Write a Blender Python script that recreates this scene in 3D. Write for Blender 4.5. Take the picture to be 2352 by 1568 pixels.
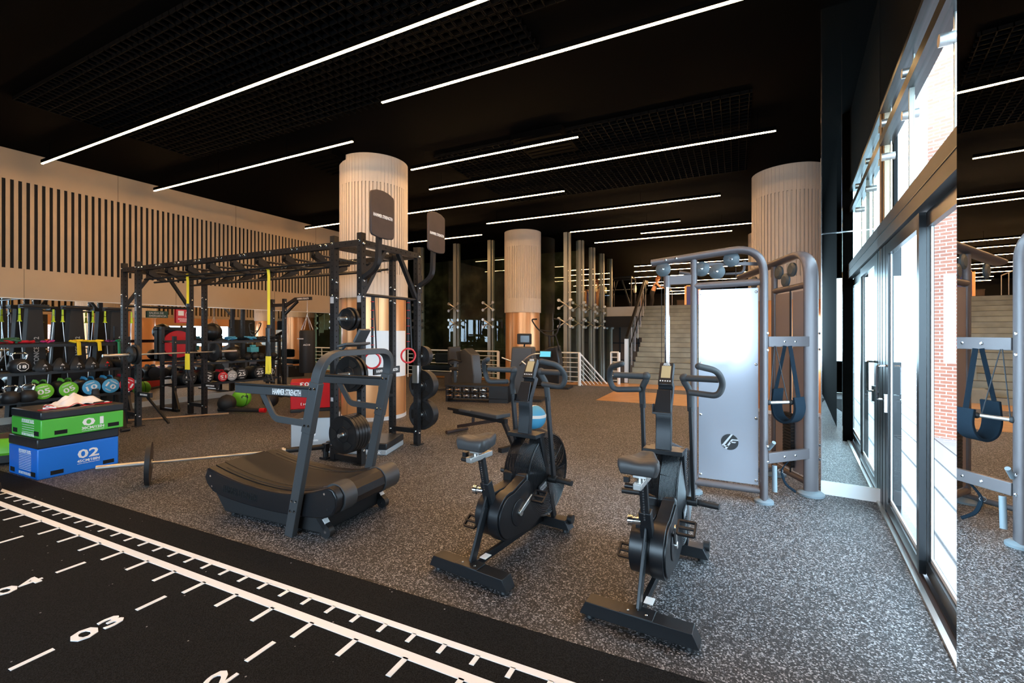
import bpy, math, random
from mathutils import Vector, Matrix
random.seed(7)
R = math.radians
PI = math.pi
for o in list(bpy.data.objects): bpy.data.objects.remove(o)
S = bpy.context.scene
C = S.collection
# ---------------------------------------------------------------- camera, world, exposure
cd = bpy.data.cameras.new('camera'); cam = bpy.data.objects.new('camera', cd); C.objects.link(cam)
cam.location = (0, 0, 1.63); cam.rotation_euler = (R(90), 0, R(26.2))
cd.sensor_fit = 'HORIZONTAL'; cd.sensor_width = 36; cd.lens = 36*1045/2352
cd.shift_y = (763-784)/2352*1.0
cd.clip_start = 0.05; cd.clip_end = 200
S.camera = cam
W = bpy.data.worlds.new('world'); S.world = W; W.use_nodes = True
bg = W.node_tree.nodes['Background']
bg.inputs[0].default_value = (0.58, 0.8, 1.0, 1); bg.inputs[1].default_value = 9.5
S.view_settings.view_transform = 'Standard'; S.view_settings.look = 'None'
S.view_settings.exposure = 0.6; S.view_settings.gamma = 1; S.view_settings.use_curve_mapping = False
LED_STRENGTH = 72.0
def portal(name, loc, rot, sx, sy):
    l = bpy.data.lights.new(name, 'AREA'); l.shape = 'RECTANGLE'; l.size = sx; l.size_y = sy
    l.cycles.is_portal = True
    o = bpy.data.objects.new(name, l); C.objects.link(o); o.location = loc; o.rotation_euler = rot
# ---------------------------------------------------------------- materials
MATS = {}
def mat(name, col, rough=0.5, metal=0.0, nz=0.0, nscale=40, bump=0.0, bscale=200, spec=0.5, coat=0.0, emit=None, es=0):
    m = bpy.data.materials.new(name); m.use_nodes = True
    nt = m.node_tree; b = nt.nodes['Principled BSDF']
    b.inputs['Base Color'].default_value = (*col, 1); b.inputs['Roughness'].default_value = rough
    b.inputs['Metallic'].default_value = metal; b.inputs['Specular IOR Level'].default_value = spec
    b.inputs['Coat Weight'].default_value = coat
    if emit: b.inputs['Emission Color'].default_value = (*emit, 1); b.inputs['Emission Strength'].default_value = es
    tc = nt.nodes.new('ShaderNodeTexCoord')
    if nz:
        n = nt.nodes.new('ShaderNodeTexNoise'); n.inputs['Scale'].default_value = nscale; n.inputs['Detail'].default_value = 4
        nt.links.new(tc.outputs['Object'], n.inputs['Vector'])
        r = nt.nodes.new('ShaderNodeMix'); r.data_type = 'RGBA'
        r.inputs['A'].default_value = (*[max(0, c*(1-nz)) for c in col], 1); r.inputs['B'].default_value = (*[min(1, c*(1+nz)) for c in col], 1)
        nt.links.new(n.outputs['Fac'], r.inputs['Factor']); nt.links.new(r.outputs['Result'], b.inputs['Base Color'])
    if bump:
        n = nt.nodes.new('ShaderNodeTexNoise'); n.inputs['Scale'].default_value = bscale; n.inputs['Detail'].default_value = 3
        nt.links.new(tc.outputs['Object'], n.inputs['Vector'])
        bp = nt.nodes.new('ShaderNodeBump'); bp.inputs['Strength'].default_value = bump; bp.inputs['Distance'].default_value = 0.002
        nt.links.new(n.outputs['Fac'], bp.inputs['Height']); nt.links.new(bp.outputs['Normal'], b.inputs['Normal'])
    MATS[name] = m
    return m
def ramp(nt, src, stops):
    r = nt.nodes.new('ShaderNodeValToRGB'); e = r.color_ramp.elements
    while len(e) < len(stops): e.new(0.5)
    for i, (p, c) in enumerate(stops): e[i].position = p; e[i].color = (*c, 1)
    nt.links.new(src, r.inputs['Fac']); return r
BLK = mat('black_powder_steel', (0.011, 0.011, 0.012), 0.4, 0.1, bump=0.15, bscale=600)
BLK2 = mat('black_matte', (0.012, 0.012, 0.013), 0.6)
RUB = mat('black_rubber', (0.014, 0.014, 0.015), 0.5, bump=0.1)
HOLE = mat('dark_hole', (0.003, 0.003, 0.003), 0.9)
CHR = mat('chrome', (0.85, 0.85, 0.87), 0.12, 1.0)
STL = mat('brushed_steel', (0.7, 0.68, 0.65), 0.36, 1.0)
GREY = mat('grey_powder_steel', (0.07, 0.073, 0.077), 0.42, 0.3, bump=0.25, bscale=700)
BIKE = mat('bike_charcoal', (0.018, 0.02, 0.023), 0.34, 0.3, bump=0.2, bscale=700)
BIKG = mat('bike_grip_grey', (0.04, 0.041, 0.043), 0.6, bump=0.2, bscale=500)
PLAS = mat('black_plastic', (0.01, 0.0105, 0.0125), 0.34, bump=0.1, bscale=500)
LFF = mat('platinum_frame', (0.12, 0.102, 0.105), 0.4, 0.25, bump=0.15, bscale=800)
LFP = mat('frosted_panel', (0.5, 0.51, 0.57), 0.16, 0.6)
LFS = mat('mauve_shroud', (0.3, 0.26, 0.27), 0.35, 0.3)
PUL = mat('pulley_grey', (0.06, 0.075, 0.085), 0.4)
FLG = mat('foot_grey', (0.16, 0.19, 0.21), 0.45)
WHT = mat('white_print', (0.85, 0.84, 0.83), 0.6)
TLN = mat('white_turf_line', (0.97, 0.97, 0.97), 0.8)
WPNT = mat('white_paint', (0.8, 0.8, 0.79), 0.5)
GPRT = mat('grey_print', (0.42, 0.42, 0.43), 0.6)
BEI = mat('beige_laminate', (0.46, 0.34, 0.225), 0.66, nz=0.06, nscale=3, bump=0.12, bscale=60)
CLAD = mat('ribbed_cladding', (0.58, 0.5, 0.42), 0.65, nz=0.05, nscale=5)
COP = mat('copper_laminate', (0.74, 0.36, 0.15), 0.32, 0.45, nz=0.05, nscale=2)
RED = mat('red_vinyl', (0.6, 0.008, 0.014), 0.35, bump=0.1, bscale=20)
GRN = mat('green_vinyl', (0.09, 0.5, 0.055), 0.32, bump=0.3, bscale=9)
BLU = mat('blue_vinyl', (0.01, 0.17, 0.68), 0.36, bump=0.3, bscale=9)
GVN = mat('grey_vinyl', (0.36, 0.38, 0.4), 0.45)
BVN = mat('black_vinyl', (0.018, 0.02, 0.023), 0.33, bump=0.8, bscale=14)
LGRN = mat('lime_fabric', (0.16, 0.55, 0.03), 0.5)
LBLU = mat('sky_fabric', (0.07, 0.36, 0.62), 0.5)
LRED = mat('crimson_fabric', (0.6, 0.015, 0.03), 0.5)
YEL = mat('yellow_webbing', (0.9, 0.68, 0.02), 0.6, bump=0.3)
WEB = mat('black_webbing', (0.02, 0.022, 0.026), 0.7, bump=0.3)
BWEB = mat('blue_grey_webbing', (0.01, 0.017, 0.025), 0.9, bump=0.3, spec=0.05)
TOW = mat('white_towel', (0.85, 0.8, 0.78), 0.9, bump=0.6, bscale=120)
TAN = mat('seat_grey_leather', (0.05, 0.05, 0.052), 0.45, bump=0.2, bscale=300)
IRON = mat('cast_iron', (0.02, 0.02, 0.021), 0.3, 0.4, bump=0.5, bscale=150)
CRAT = mat('lcd_screen', (0.5, 0.38, 0.2), 0.3)
DGRN = mat('alu_post', (0.33, 0.33, 0.29), 0.42, 0.6)
WD = mat('upholstery_brown', (0.045, 0.027, 0.023), 0.6, nz=0.3, nscale=8)
SCR = mat('screen_cyan', (0.02, 0.1, 0.14), 0.3, emit=(0.1, 0.5, 0.65), es=0.9)
SCRK = mat('screen_dark', (0.02, 0.02, 0.02), 0.15)
SKIN = mat('skin', (0.6, 0.33, 0.22), 0.55)
HAIR = mat('brown_hair', (0.16, 0.05, 0.02), 0.5)
CLO = mat('dark_clothes', (0.015, 0.015, 0.02), 0.8)
WIN = mat('window_frame_black', (0.012, 0.013, 0.015), 0.3)
WINB = mat('window_frame_bluegrey', (0.05, 0.08, 0.11), 0.35)
WSL = mat('white_gasket', (0.7, 0.72, 0.74), 0.4)
BMW = mat('stained_beam', (0.022, 0.014, 0.011), 0.5, nz=0.6, nscale=6)
SLAB = mat('concrete_light', (0.6, 0.54, 0.46), 0.7, nz=0.1, nscale=3)
STP = mat('stair_stone', (0.25, 0.26, 0.215), 0.45, nz=0.6, nscale=2.2)
BMIR = mat('mirror_silver', (0.93, 0.94, 0.94), 0.0, 1.0)
BMD = mat('mirror_tinted', (0.75, 0.84, 0.82), 0.0, 1.0)
TARP = mat('ceiling_black', (0.0009, 0.0009, 0.0009), 0.95, spec=0.03)
GRD = mat('ceiling_grid', (0.0022, 0.0022, 0.0022), 0.9, spec=0.05)
DKW = mat('dark_wall', (0.008, 0.0075, 0.007), 0.7)
LEDM = mat('led_strip', (0, 0, 0), 0.5, emit=(1.0, 0.57, 0.24), es=LED_STRENGTH)
PAPR = mat('white_panel_board', (0.86, 0.9, 0.93), 0.5)
def glass(name, tint, fac=1.0, rough=0.0):
    m = bpy.data.materials.new(name); m.use_nodes = True; nt = m.node_tree; nt.nodes.clear()
    o = nt.nodes.new('ShaderNodeOutputMaterial'); mx = nt.nodes.new('ShaderNodeMixShader')
    t = nt.nodes.new('ShaderNodeBsdfTransparent'); t.inputs[0].default_value = (*tint, 1)
    g = nt.nodes.new('ShaderNodeBsdfGlossy'); g.inputs['Roughness'].default_value = rough
    f = nt.nodes.new('ShaderNodeFresnel'); f.inputs[0].default_value = 1.5
    mm = nt.nodes.new('ShaderNodeMath'); mm.operation = 'MULTIPLY'; mm.inputs[1].default_value = fac
    ge = nt.nodes.new('ShaderNodeNewGeometry'); fr = nt.nodes.new('ShaderNodeMath'); fr.operation = 'SUBTRACT'; fr.inputs[0].default_value = 1
    nt.links.new(ge.outputs['Backfacing'], fr.inputs[1]); m2 = nt.nodes.new('ShaderNodeMath'); m2.operation = 'MULTIPLY'; m2.use_clamp = True
    nt.links.new(f.outputs[0], mm.inputs[0]); nt.links.new(mm.outputs[0], m2.inputs[0]); nt.links.new(fr.outputs[0], m2.inputs[1]); nt.links.new(m2.outputs[0], mx.inputs[0])
    nt.links.new(t.outputs[0], mx.inputs[1]); nt.links.new(g.outputs[0], mx.inputs[2]); nt.links.new(mx.outputs[0], o.inputs[0])
    return m
GLS = glass('clear_glass', (0.93, 0.97, 0.97), 0.45)
GLD = glass('green_glass', (0.72, 0.76, 0.68), 1.3)
def special(name): 
    m = bpy.data.materials.new(name); m.use_nodes = True; nt = m.node_tree
    b = nt.nodes['Principled BSDF']; tc = nt.nodes.new('ShaderNodeTexCoord'); return m, nt, b, tc
FLR, nt, b, tc = special('speckled_rubber')
n = nt.nodes.new('ShaderNodeTexVoronoi'); n.inputs['Scale'].default_value = 140; n.inputs['Randomness'].default_value = 1; nt.links.new(tc.outputs['Object'], n.inputs['Vector'])
sq = nt.nodes.new('ShaderNodeSeparateXYZ'); nt.links.new(n.outputs['Color'], sq.inputs[0])
r = ramp(nt, sq.outputs['X'], [(0.35, (0.014, 0.0135, 0.014)), (0.6, (0.048, 0.046, 0.047)), (0.78, (0.125, 0.12, 0.122)), (0.93, (0.4, 0.385, 0.39))])
n2 = nt.nodes.new('ShaderNodeTexNoise'); n2.inputs['Scale'].default_value = 0.7; nt.links.new(tc.outputs['Object'], n2.inputs['Vector'])
r2 = ramp(nt, n2.outputs['Fac'], [(0.3, (0.8, 0.8, 0.8)), (0.7, (1.1, 1.1, 1.1))])
mx = nt.nodes.new('ShaderNodeMix'); mx.data_type = 'RGBA'; mx.blend_type = 'MULTIPLY'; mx.inputs['Factor'].default_value = 1
nt.links.new(r.outputs[0], mx.inputs['A']); nt.links.new(r2.outputs[0], mx.inputs['B']); nt.links.new(mx.outputs['Result'], b.inputs['Base Color'])
b.inputs['Roughness'].default_value = 0.6
bp = nt.nodes.new('ShaderNodeBump'); bp.inputs['Strength'].default_value = 0.4; bp.inputs['Distance'].default_value = 0.002
nt.links.new(sq.outputs['Y'], bp.inputs['Height']); nt.links.new(bp.outputs[0], b.inputs['Normal'])
TRF, nt, b, tc = special('black_turf')
n = nt.nodes.new('ShaderNodeTexNoise'); n.inputs['Scale'].default_value = 160; n.inputs['Detail'].default_value = 2; nt.links.new(tc.outputs['Object'], n.inputs['Vector'])
r = ramp(nt, n.outputs['Fac'], [(0.35, (0.004, 0.004, 0.004)), (0.7, (0.02, 0.02, 0.021))])
v = nt.nodes.new('ShaderNodeTexVoronoi'); v.inputs['Scale'].default_value = 9; nt.links.new(tc.outputs['Object'], v.inputs['Vector'])
r2 = ramp(nt, v.outputs['Distance'], [(0.035, (0.3, 0.3, 0.3)), (0.05, (0, 0, 0))])
mx = nt.nodes.new('ShaderNodeMix'); mx.data_type = 'RGBA'; mx.blend_type = 'ADD'; mx.inputs['Factor'].default_value = 1
nt.links.new(r.outputs[0], mx.inputs['A']); nt.links.new(r2.outputs[0], mx.inputs['B']); nt.links.new(mx.outputs['Result'], b.inputs['Base Color'])
b.inputs['Roughness'].default_value = 0.9; b.inputs['Specular IOR Level'].default_value = 0.15
bp = nt.nodes.new('ShaderNodeBump'); bp.inputs['Strength'].default_value = 0.6; bp.inputs['Distance'].default_value = 0.004
nt.links.new(n.outputs['Fac'], bp.inputs['Height']); nt.links.new(bp.outputs[0], b.inputs['Normal'])
WOOD, nt, b, tc = special('oak_boards')
mp = nt.nodes.new('ShaderNodeMapping'); mp.inputs['Scale'].default_value = (1.2, 9, 1); nt.links.new(tc.outputs['Object'], mp.inputs['Vector'])
n = nt.nodes.new('ShaderNodeTexNoise'); n.inputs['Scale'].default_value = 2.2; n.inputs['Detail'].default_value = 5; nt.links.new(mp.outputs[0], n.inputs['Vector'])
r = ramp(nt, n.outputs['Fac'], [(0.3, (0.3, 0.13, 0.04)), (0.7, (0.62, 0.33, 0.13))]); nt.links.new(r.outputs[0], b.inputs['Base Color']); b.inputs['Roughness'].default_value = 0.4
def brickmat(name, c1, c2, mortar, sc, bw=0.22, bh=0.09, ms=0.012):
    m, nt, b, tc = special(name)
    sp = nt.nodes.new('ShaderNodeSeparateXYZ'); cb = nt.nodes.new('ShaderNodeCombineXYZ')
    nt.links.new(tc.outputs['Object'], sp.inputs[0]); nt.links.new(sp.outputs['X'], cb.inputs['X']); nt.links.new(sp.outputs['Z'], cb.inputs['Y'])
    k = nt.nodes.new('ShaderNodeTexBrick'); k.inputs['Scale'].default_value = sc; k.inputs['Brick Width'].default_value = bw; k.inputs['Row Height'].default_value = bh
    k.inputs['Mortar Size'].default_value = ms; k.inputs['Color1'].default_value = (*c1, 1); k.inputs['Color2'].default_value = (*c2, 1); k.inputs['Mortar'].default_value = (*mortar, 1)
    nt.links.new(cb.outputs[0], k.inputs['Vector']); nt.links.new(k.outputs['Color'], b.inputs['Base Color']); b.inputs['Roughness'].default_value = 0.85
    return m
BRK = brickmat('red_brick', (0.5, 0.2, 0.13), (0.4, 0.15, 0.1), (0.62, 0.55, 0.5), 1.0, 0.15, 0.055, 0.007)
LIME = mat('lime_yellow_plastic', (0.5, 0.7, 0.02), 0.4)
STN, nt, b, tc = special('rough_stone')
n = nt.nodes.new('ShaderNodeTexNoise'); n.inputs['Scale'].default_value = 1.3; n.inputs['Detail'].default_value = 8; nt.links.new(tc.outputs['Object'], n.inputs['Vector'])
r = ramp(nt, n.outputs['Fac'], [(0.35, (0.02, 0.021, 0.013)), (0.52, (0.1, 0.095, 0.06)), (0.7, (0.3, 0.27, 0.18))]); nt.links.new(r.outputs[0], b.inputs['Base Color']); b.inputs['Roughness'].default_value = 0.8
DECK, nt, b, tc = special('deck_boards')
wv = nt.nodes.new('ShaderNodeTexWave'); wv.wave_type = 'BANDS'; wv.bands_direction = 'X'; wv.inputs['Scale'].default_value = 1.1; wv.inputs['Distortion'].default_value = 0
nt.links.new(tc.outputs['Object'], wv.inputs['Vector'])
r = ramp(nt, wv.outputs['Fac'], [(0.0, (0.06, 0.055, 0.055)), (0.03, (0.36, 0.31, 0.31))]); nt.links.new(r.outputs[0], b.inputs['Base Color']); b.inputs['Roughness'].default_value = 0.7

# ---------------------------------------------------------------- mesh helpers
class MB:
    def __init__(s): s.v = []; s.f = []; s.m = []; s.k = []
    def add(s, vs, fs, m=0, M=None):
        k = len(s.v); s.k.append((k, len(s.f)))
        s.v += [tuple(M @ Vector(p)) if M else tuple(p) for p in vs]
        s.f += [tuple(i+k for i in f) for f in fs]; s.m += [m]*len(fs); return s
    def box(s, c, d, m=0, M=None, rz=0, taper=1.0):
        x, y, z = d[0]/2, d[1]/2, d[2]/2; t = taper
        vs = [(-x, -y, -z), (x, -y, -z), (x, y, -z), (-x, y, -z), (-x*t, -y*t, z), (x*t, -y*t, z), (x*t, y*t, z), (-x*t, y*t, z)]
        T = Matrix.Translation(c) @ Matrix.Rotation(rz, 4, 'Z')
        if M: T = T @ M
        return s.add(vs, [(3, 2, 1, 0), (4, 5, 6, 7), (0, 1, 5, 4), (1, 2, 6, 5), (2, 3, 7, 6), (3, 0, 4, 7)], m, T)
    def bb(s, x0, x1, y0, y1, z0, z1, m=0): return s.box(((x0+x1)/2, (y0+y1)/2, (z0+z1)/2), (x1-x0, y1-y0, z1-z0), m)
    def tube(s, path, r, m=0, n=12, ref=None, closed=False, rs=None, cap=True):
        # r: radius, or (half width along ref, half width across)
        P = [Vector(p) for p in path]; N = len(P); rings = []
        a, b2 = (r, r) if not isinstance(r, tuple) else r
        prev = None
        for i in range(N):
            if closed: t = P[(i+1) % N]-P[i-1]
            else: t = P[min(i+1, N-1)]-P[max(i-1, 0)]
            t.normalize()
            if ref is not None: u = Vector(ref); u = u-t*u.dot(t)
            elif prev is not None: u = prev-t*prev.dot(t)
            else:
                u = Vector((0, 0, 1)) if abs(t.z) < 0.9 else Vector((1, 0, 0)); u = u-t*u.dot(t)
            u.normalize(); prev = u; w = t.cross(u); k = rs[i] if rs else 1
            rings.append([P[i]+u*(a*k*math.cos(2*PI*j/n))+w*(b2*k*math.sin(2*PI*j/n)) for j in range(n)])
        vs = [p for rg in rings for p in rg]; fs = []
        for i in range(N if closed else N-1):
            o0 = i*n; o1 = ((i+1) % N)*n
            for j in range(n): fs.append((o0+j, o0+(j+1) % n, o1+(j+1) % n, o1+j))
        if not closed and cap: fs += [tuple(reversed(range(n))), tuple(range((N-1)*n, N*n))]
        return s.add(vs, fs, m)
    def rect(s, path, a, b2, m=0, ref=(0, 0, 1)):   # bar with a rectangular section, a along ref
        P = [Vector(p) for p in path]; N = len(P); vs = []
        for i in range(N):
            t = P[min(i+1, N-1)]-P[max(i-1, 0)]; t.normalize(); u = Vector(ref); u = u-t*u.dot(t); u.normalize(); w = t.cross(u)
            vs += [P[i]+u*a/2*p+w*b2/2*q for p, q in ((1, 1), (-1, 1), (-1, -1), (1, -1))]
        fs = [(i*4+j, i*4+(j+1) % 4, i*4+4+(j+1) % 4, i*4+4+j) for i in range(N-1) for j in range(4)]
        fs += [(3, 2, 1, 0), (N*4-4, N*4-3, N*4-2, N*4-1)]
        return s.add(vs, fs, m)
    def cyl(s, p, q, r, m=0, n=16, r2=None): return s.tube([p, q], r, m, n, rs=[1, (r2/r if r2 else 1)])
    def lathe(s, prof, o=(0, 0, 0), ax=(0, 0, 1), n=24, m=0):
        ax = Vector(ax).normalized(); Q = Vector((0, 0, 1)).rotation_difference(ax).to_matrix().to_4x4()
        M = Matrix.Translation(o) @ Q; vs = []; fs = []
        for r, z in prof: vs += [(r*math.cos(2*PI*j/n), r*math.sin(2*PI*j/n), z) for j in range(n)]
        for i in range(len(prof)-1):
            for j in range(n): fs.append((i*n+j, i*n+(j+1) % n, i*n+n+(j+1) % n, i*n+n+j))
        if prof[0][0] > 1e-6: fs.append(tuple(reversed(range(n))))
        if prof[-1][0] > 1e-6: fs.append(tuple(range((len(prof)-1)*n, len(prof)*n)))
        return s.add(vs, fs, m, M)
    def prism(s, poly, fn, w0, w1, m=0):
        n = len(poly); vs = [fn(u, v, w0) for u, v in poly]+[fn(u, v, w1) for u, v in poly]
        return s.add(vs, [tuple(reversed(range(n))), tuple(range(n, 2*n))]+[(i, (i+1) % n, n+(i+1) % n, n+i) for i in range(n)], m)
    def ball(s, c, r, m=0, sc=(1, 1, 1), n=16, k=10):
        M = Matrix.Translation(c) @ Matrix.Diagonal((*sc, 1))
        sub = MB().lathe([(max(1e-7, r*math.sin(PI*i/k)), -r*math.cos(PI*i/k)) for i in range(k+1)], n=n)
        return s.add(sub.v, sub.f, m, M)
    def text(s, t, o, u, v, w=None, h=None, m=0, d=0.0015):
        # text centred on o, reading along u with up v; w total width, h cap height
        key = t
        if key not in TX:
            cu = bpy.data.curves.new('t', 'FONT'); cu.body = t; cu.size = 1; cu.extrude = 0.02; cu.resolution_u = 2; cu.offset = 0.022
            ob = bpy.data.objects.new('t', cu); C.objects.link(ob); bpy.context.view_layer.update()
            me = bpy.data.meshes.new_from_object(ob.evaluated_get(bpy.context.evaluated_depsgraph_get()))
            TX[key] = ([tuple(p.co) for p in me.vertices], [tuple(p.vertices) for p in me.polygons])
            bpy.data.objects.remove(ob); bpy.data.meshes.remove(me); bpy.data.curves.remove(cu)
        vs, fs = TX[key]
        x0 = min(p[0] for p in vs); x1 = max(p[0] for p in vs); y0 = min(p[1] for p in vs); y1 = max(p[1] for p in vs)
        sx = (w/(x1-x0)) if w else h/(y1-y0); sy = (h/(y1-y0)) if h else sx
        u = Vector(u).normalized(); v = Vector(v).normalized(); nn = u.cross(v); o = Vector(o)
        return s.add([o+u*((p[0]-(x0+x1)/2)*sx)+v*((p[1]-(y0+y1)/2)*sy)+nn*(p[2]/0.02*d) for p in vs], fs, m)
    def build(s, name, mats, parent=None, loc=None, rz=0, bevel=0, sm=True, label=None, kind=None, ang=38):
        me = bpy.data.meshes.new(name); me.from_pydata([tuple(p) for p in s.v], [], s.f)
        for x in (mats if isinstance(mats, (list, tuple)) else [mats]): me.materials.append(x)
        me.polygons.foreach_set('material_index', s.m); me.update()
        if sm: me.shade_smooth(); me.set_sharp_from_angle(angle=R(ang))
        o = bpy.data.objects.new(name, me); C.objects.link(o)
        if parent: o.parent = parent
        if loc is not None: o.location = loc
        if rz: o.rotation_euler = (0, 0, rz)
        if bevel:
            bm = o.modifiers.new('bevel', 'BEVEL'); bm.width = bevel; bm.segments = 2; bm.limit_method = 'ANGLE'; bm.angle_limit = R(50)
        if label: o['label'] = label
        if kind: o['kind'] = kind
        return o
TX = {}
def each(mb, name, mats, parent=None, **k):   # every shape that was added becomes an object of its own
    out = []
    ks = mb.k+[(len(mb.v), len(mb.f))]
    for (v0, f0), (v1, f1) in zip(ks[:-1], ks[1:]):
        n = MB(); n.v = mb.v[v0:v1]; n.f = [tuple(i-v0 for i in f) for f in mb.f[f0:f1]]; n.m = mb.m[f0:f1]
        out.append(n.build(name, mats, parent, **k))
    return out
def fillet(pts, rad, n=6):
    P = [Vector(p) for p in pts]; out = [P[0]]
    for i in range(1, len(P)-1):
        a = (P[i-1]-P[i]); b2 = (P[i+1]-P[i]); la = a.length; lb = b2.length; a.normalize(); b2.normalize()
        r_ = rad[i-1] if isinstance(rad, (list, tuple)) else rad
        d = min(r_, la*0.48, lb*0.48); p0 = P[i]+a*d; p1 = P[i]+b2*d
        for k in range(n+1):
            t = k/n; out.append(p0*(1-t)**2+P[i]*2*t*(1-t)+p1*t*t)
    out.append(P[-1]); return out
def tag(o, label, cat, group=None, kind=None):
    o['label'] = label; o['category'] = cat
    if group: o['group'] = group
    if kind: o['kind'] = kind
    return o
def thing(name, label, cat, loc=(0, 0, 0), rz=0, group=None):
    o = bpy.data.objects.new(name, None); o.empty_display_size = 0.1; C.objects.link(o); o.location = loc; o.rotation_euler = (0, 0, rz)
    return tag(o, label, cat, group)
def dup(root, loc, rz=0, label=None, group=None):
    def cp(o, par):
        c = o.copy(); C.objects.link(c)
        if par: c.parent = par
        for ch in kids.get(o.name, []): cp(ch, c)
        return c
    kids = {}
    for o in C.objects:
        if o.parent: kids.setdefault(o.parent.name, []).append(o)
    r_ = cp(root, None); r_.location = loc; r_.rotation_euler = (0, 0, rz)
    if label: r_['label'] = label
    if group: r_['group'] = group
    return r_
def struct(name, mb, m, **k): return mb.build(name, m, kind='structure', **k)
# ================================================================ SETTING
CE = 4.9; XL = -11.6; YB = -4.0; YF = 40
# window wall frame: local y runs along the glass, local x points outdoors
WO = Vector((0.693, 0, 0)); WR = -R(5.71)
def wl(x, y, z=0): return Matrix.Translation(WO) @ Matrix.Rotation(WR, 4, 'Z') @ Vector((x, y, z))
f = MB()
f.add([(-13.5, YB, 0), (*wl(0.02, YB)[:2], 0), (*wl(0.02, 13.63)[:2], 0), (-13.5, 13.55, 0)], [(0, 1, 2, 3)])
f.add([(-13.5, 13.55, -3), (2, 13.55, -3), (2, 13.55, 0), (-13.5, 13.55, 0)], [(0, 1, 2, 3)])
struct('floor', f, FLR)
c = MB(); q_ = [(-13.5, YB), (wl(0.25, YB)[0], YB), (*wl(0.25, YF)[:2],), (-13.5, YF)]
c.add([(x, y, CE) for x, y in q_]+[(x, y, CE+0.1) for x, y in q_], [(0, 3, 2, 1), (4, 5, 6, 7), (0, 1, 5, 4), (1, 2, 6, 5), (2, 3, 7, 6), (3, 0, 4, 7)])
struct('ceiling', c, TARP)
g = MB()
for (x0, x1, y0, y1) in ((-9, -2, 2.6, 5.0), (-5, 0.2, 6.9, 10.2), (-3.5, 0.4, 2.5, 4.2)):
    x = x0
    while x < x1: g.bb(x, x+0.012, y0, y1, CE-0.05, CE-0.005); x += 0.12
    y = y0
    while y < y1: g.bb(x0, x1, y, y+0.012, CE-0.05, CE-0.005); y += 0.12
struct('trim_1', g, GRD)
# left wall: beige bands, battens over a black backing, mirror below
w = MB(); YE = 11.3
w.bb(XL-0.12, XL-0.012, 1.5, YE, 2.25, CE, 1); w.bb(XL-0.12, XL-0.07, 1.5, YE, 0, 2.25, 1)
w.bb(XL-0.012, XL, 1.5, YE, 2.25, 2.78); w.bb(XL-0.012, XL, 1.5, YE, 4.36, CE)
y = 1.5
while y < YE-0.1: w.bb(XL-0.012, XL, y, y+0.056, 2.78, 4.36); y += 0.104
w.bb(XL-0.012, XL, YE-0.06, YE, 2.25, CE); w.bb(XL-0.3, XL, YE, YE+0.05, 0, CE)
for yy in (2.4, 4.9, 7.4, 9.9): w.bb(XL, XL+0.002, yy, yy+0.004, 4.36, CE, 1); w.bb(XL, XL+0.002, yy+1.1, yy+1.104, 2.25, 2.78, 1)
struct('wall_left', w, [BEI, HOLE])
w = MB(); w.bb(XL-0.06, XL-0.01, 1.5, YE, 0.12, 2.25, 0)
for i in range(9): w.bb(XL-0.0105, XL-0.009, 2.0+i*1.1, 2.004+i*1.1, 0.12, 2.25, 1)
w.bb(XL-0.06, XL+0.004, 1.5, YE, 2.235, 2.25, 2)
tag(w.build('wall_mirror', [BMIR, BLK, STL]), 'long mirror under the slatted beige wall, behind the storage racks', 'mirror')
struct('baseboard_left', MB().bb(XL-0.05, XL+0.012, 1.5, YE, 0, 0.12), SLAB)
struct('wall_far_left', MB().bb(-13.6, -13.5, YB, YF, -3, CE), DKW)
# black wall behind the camera with daylight windows
w = MB(); w.bb(-13.5, wl(0, YB)[0], YB-0.1, YB, 0, 0.85); w.bb(-13.5, wl(0, YB)[0]+0.3, YB-0.1, YB, 3.1, CE)
w.bb(-13.5, -6, YB-0.1, YB, 0.85, 3.1)
for x in (-4.2, -2.4): w.bb(x, x+0.09, YB-0.1, YB, 0.85, 3.1)
struct('wall_back', w, TARP)
portal('portal_back', (-2.9, YB-0.05, 1.97), (R(90), 0, 0), 6.2, 2.25)
# ---- window wall (right)
w = MB()
w.bb(-0.0, 0.25, 2.65, 5.52, 3.77, CE)
struct('wall_right', w, TARP, loc=WO, rz=WR)
w = MB()
w.bb(-0.02, 0.14, 2.6, 5.52, 2.43, 2.64, 1); w.bb(-0.025, 0.145, 2.6, 5.52, 2.53, 2.537, 0)
w.bb(0, 0.1, 2.6, 5.52, 3.42, 3.5, 0); w.bb(0, 0.1, 2.6, 5.52, 3.73, 3.79, 0)
w.bb(0.02, 0.05, 4.3, 4.33, 2.64, 3.42, 2)
w.build('window_1', [WIN, BMW, DGRN], loc=WO, rz=WR, kind='structure')
win = bpy.data.objects['window_1']
MB().bb(0.03, 0.042, 2.6, 5.5, 2.64, 3.42).bb(0.03, 0.042, 2.6, 5.5, 3.5, 3.73).build('pane', GLS, win)
sp = MB()
for yy in (3.4, 4.45, 5.42):
    for zz in (3.28, 3.6): sp.cyl((0.0, yy, zz), (0.1, yy, zz), 0.035, n=16)
    sp.cyl((0.07, yy, 2.7), (0.07, yy, 3.75), 0.008, n=8)
each(sp, 'spider_fitting', STL, win)
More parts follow.
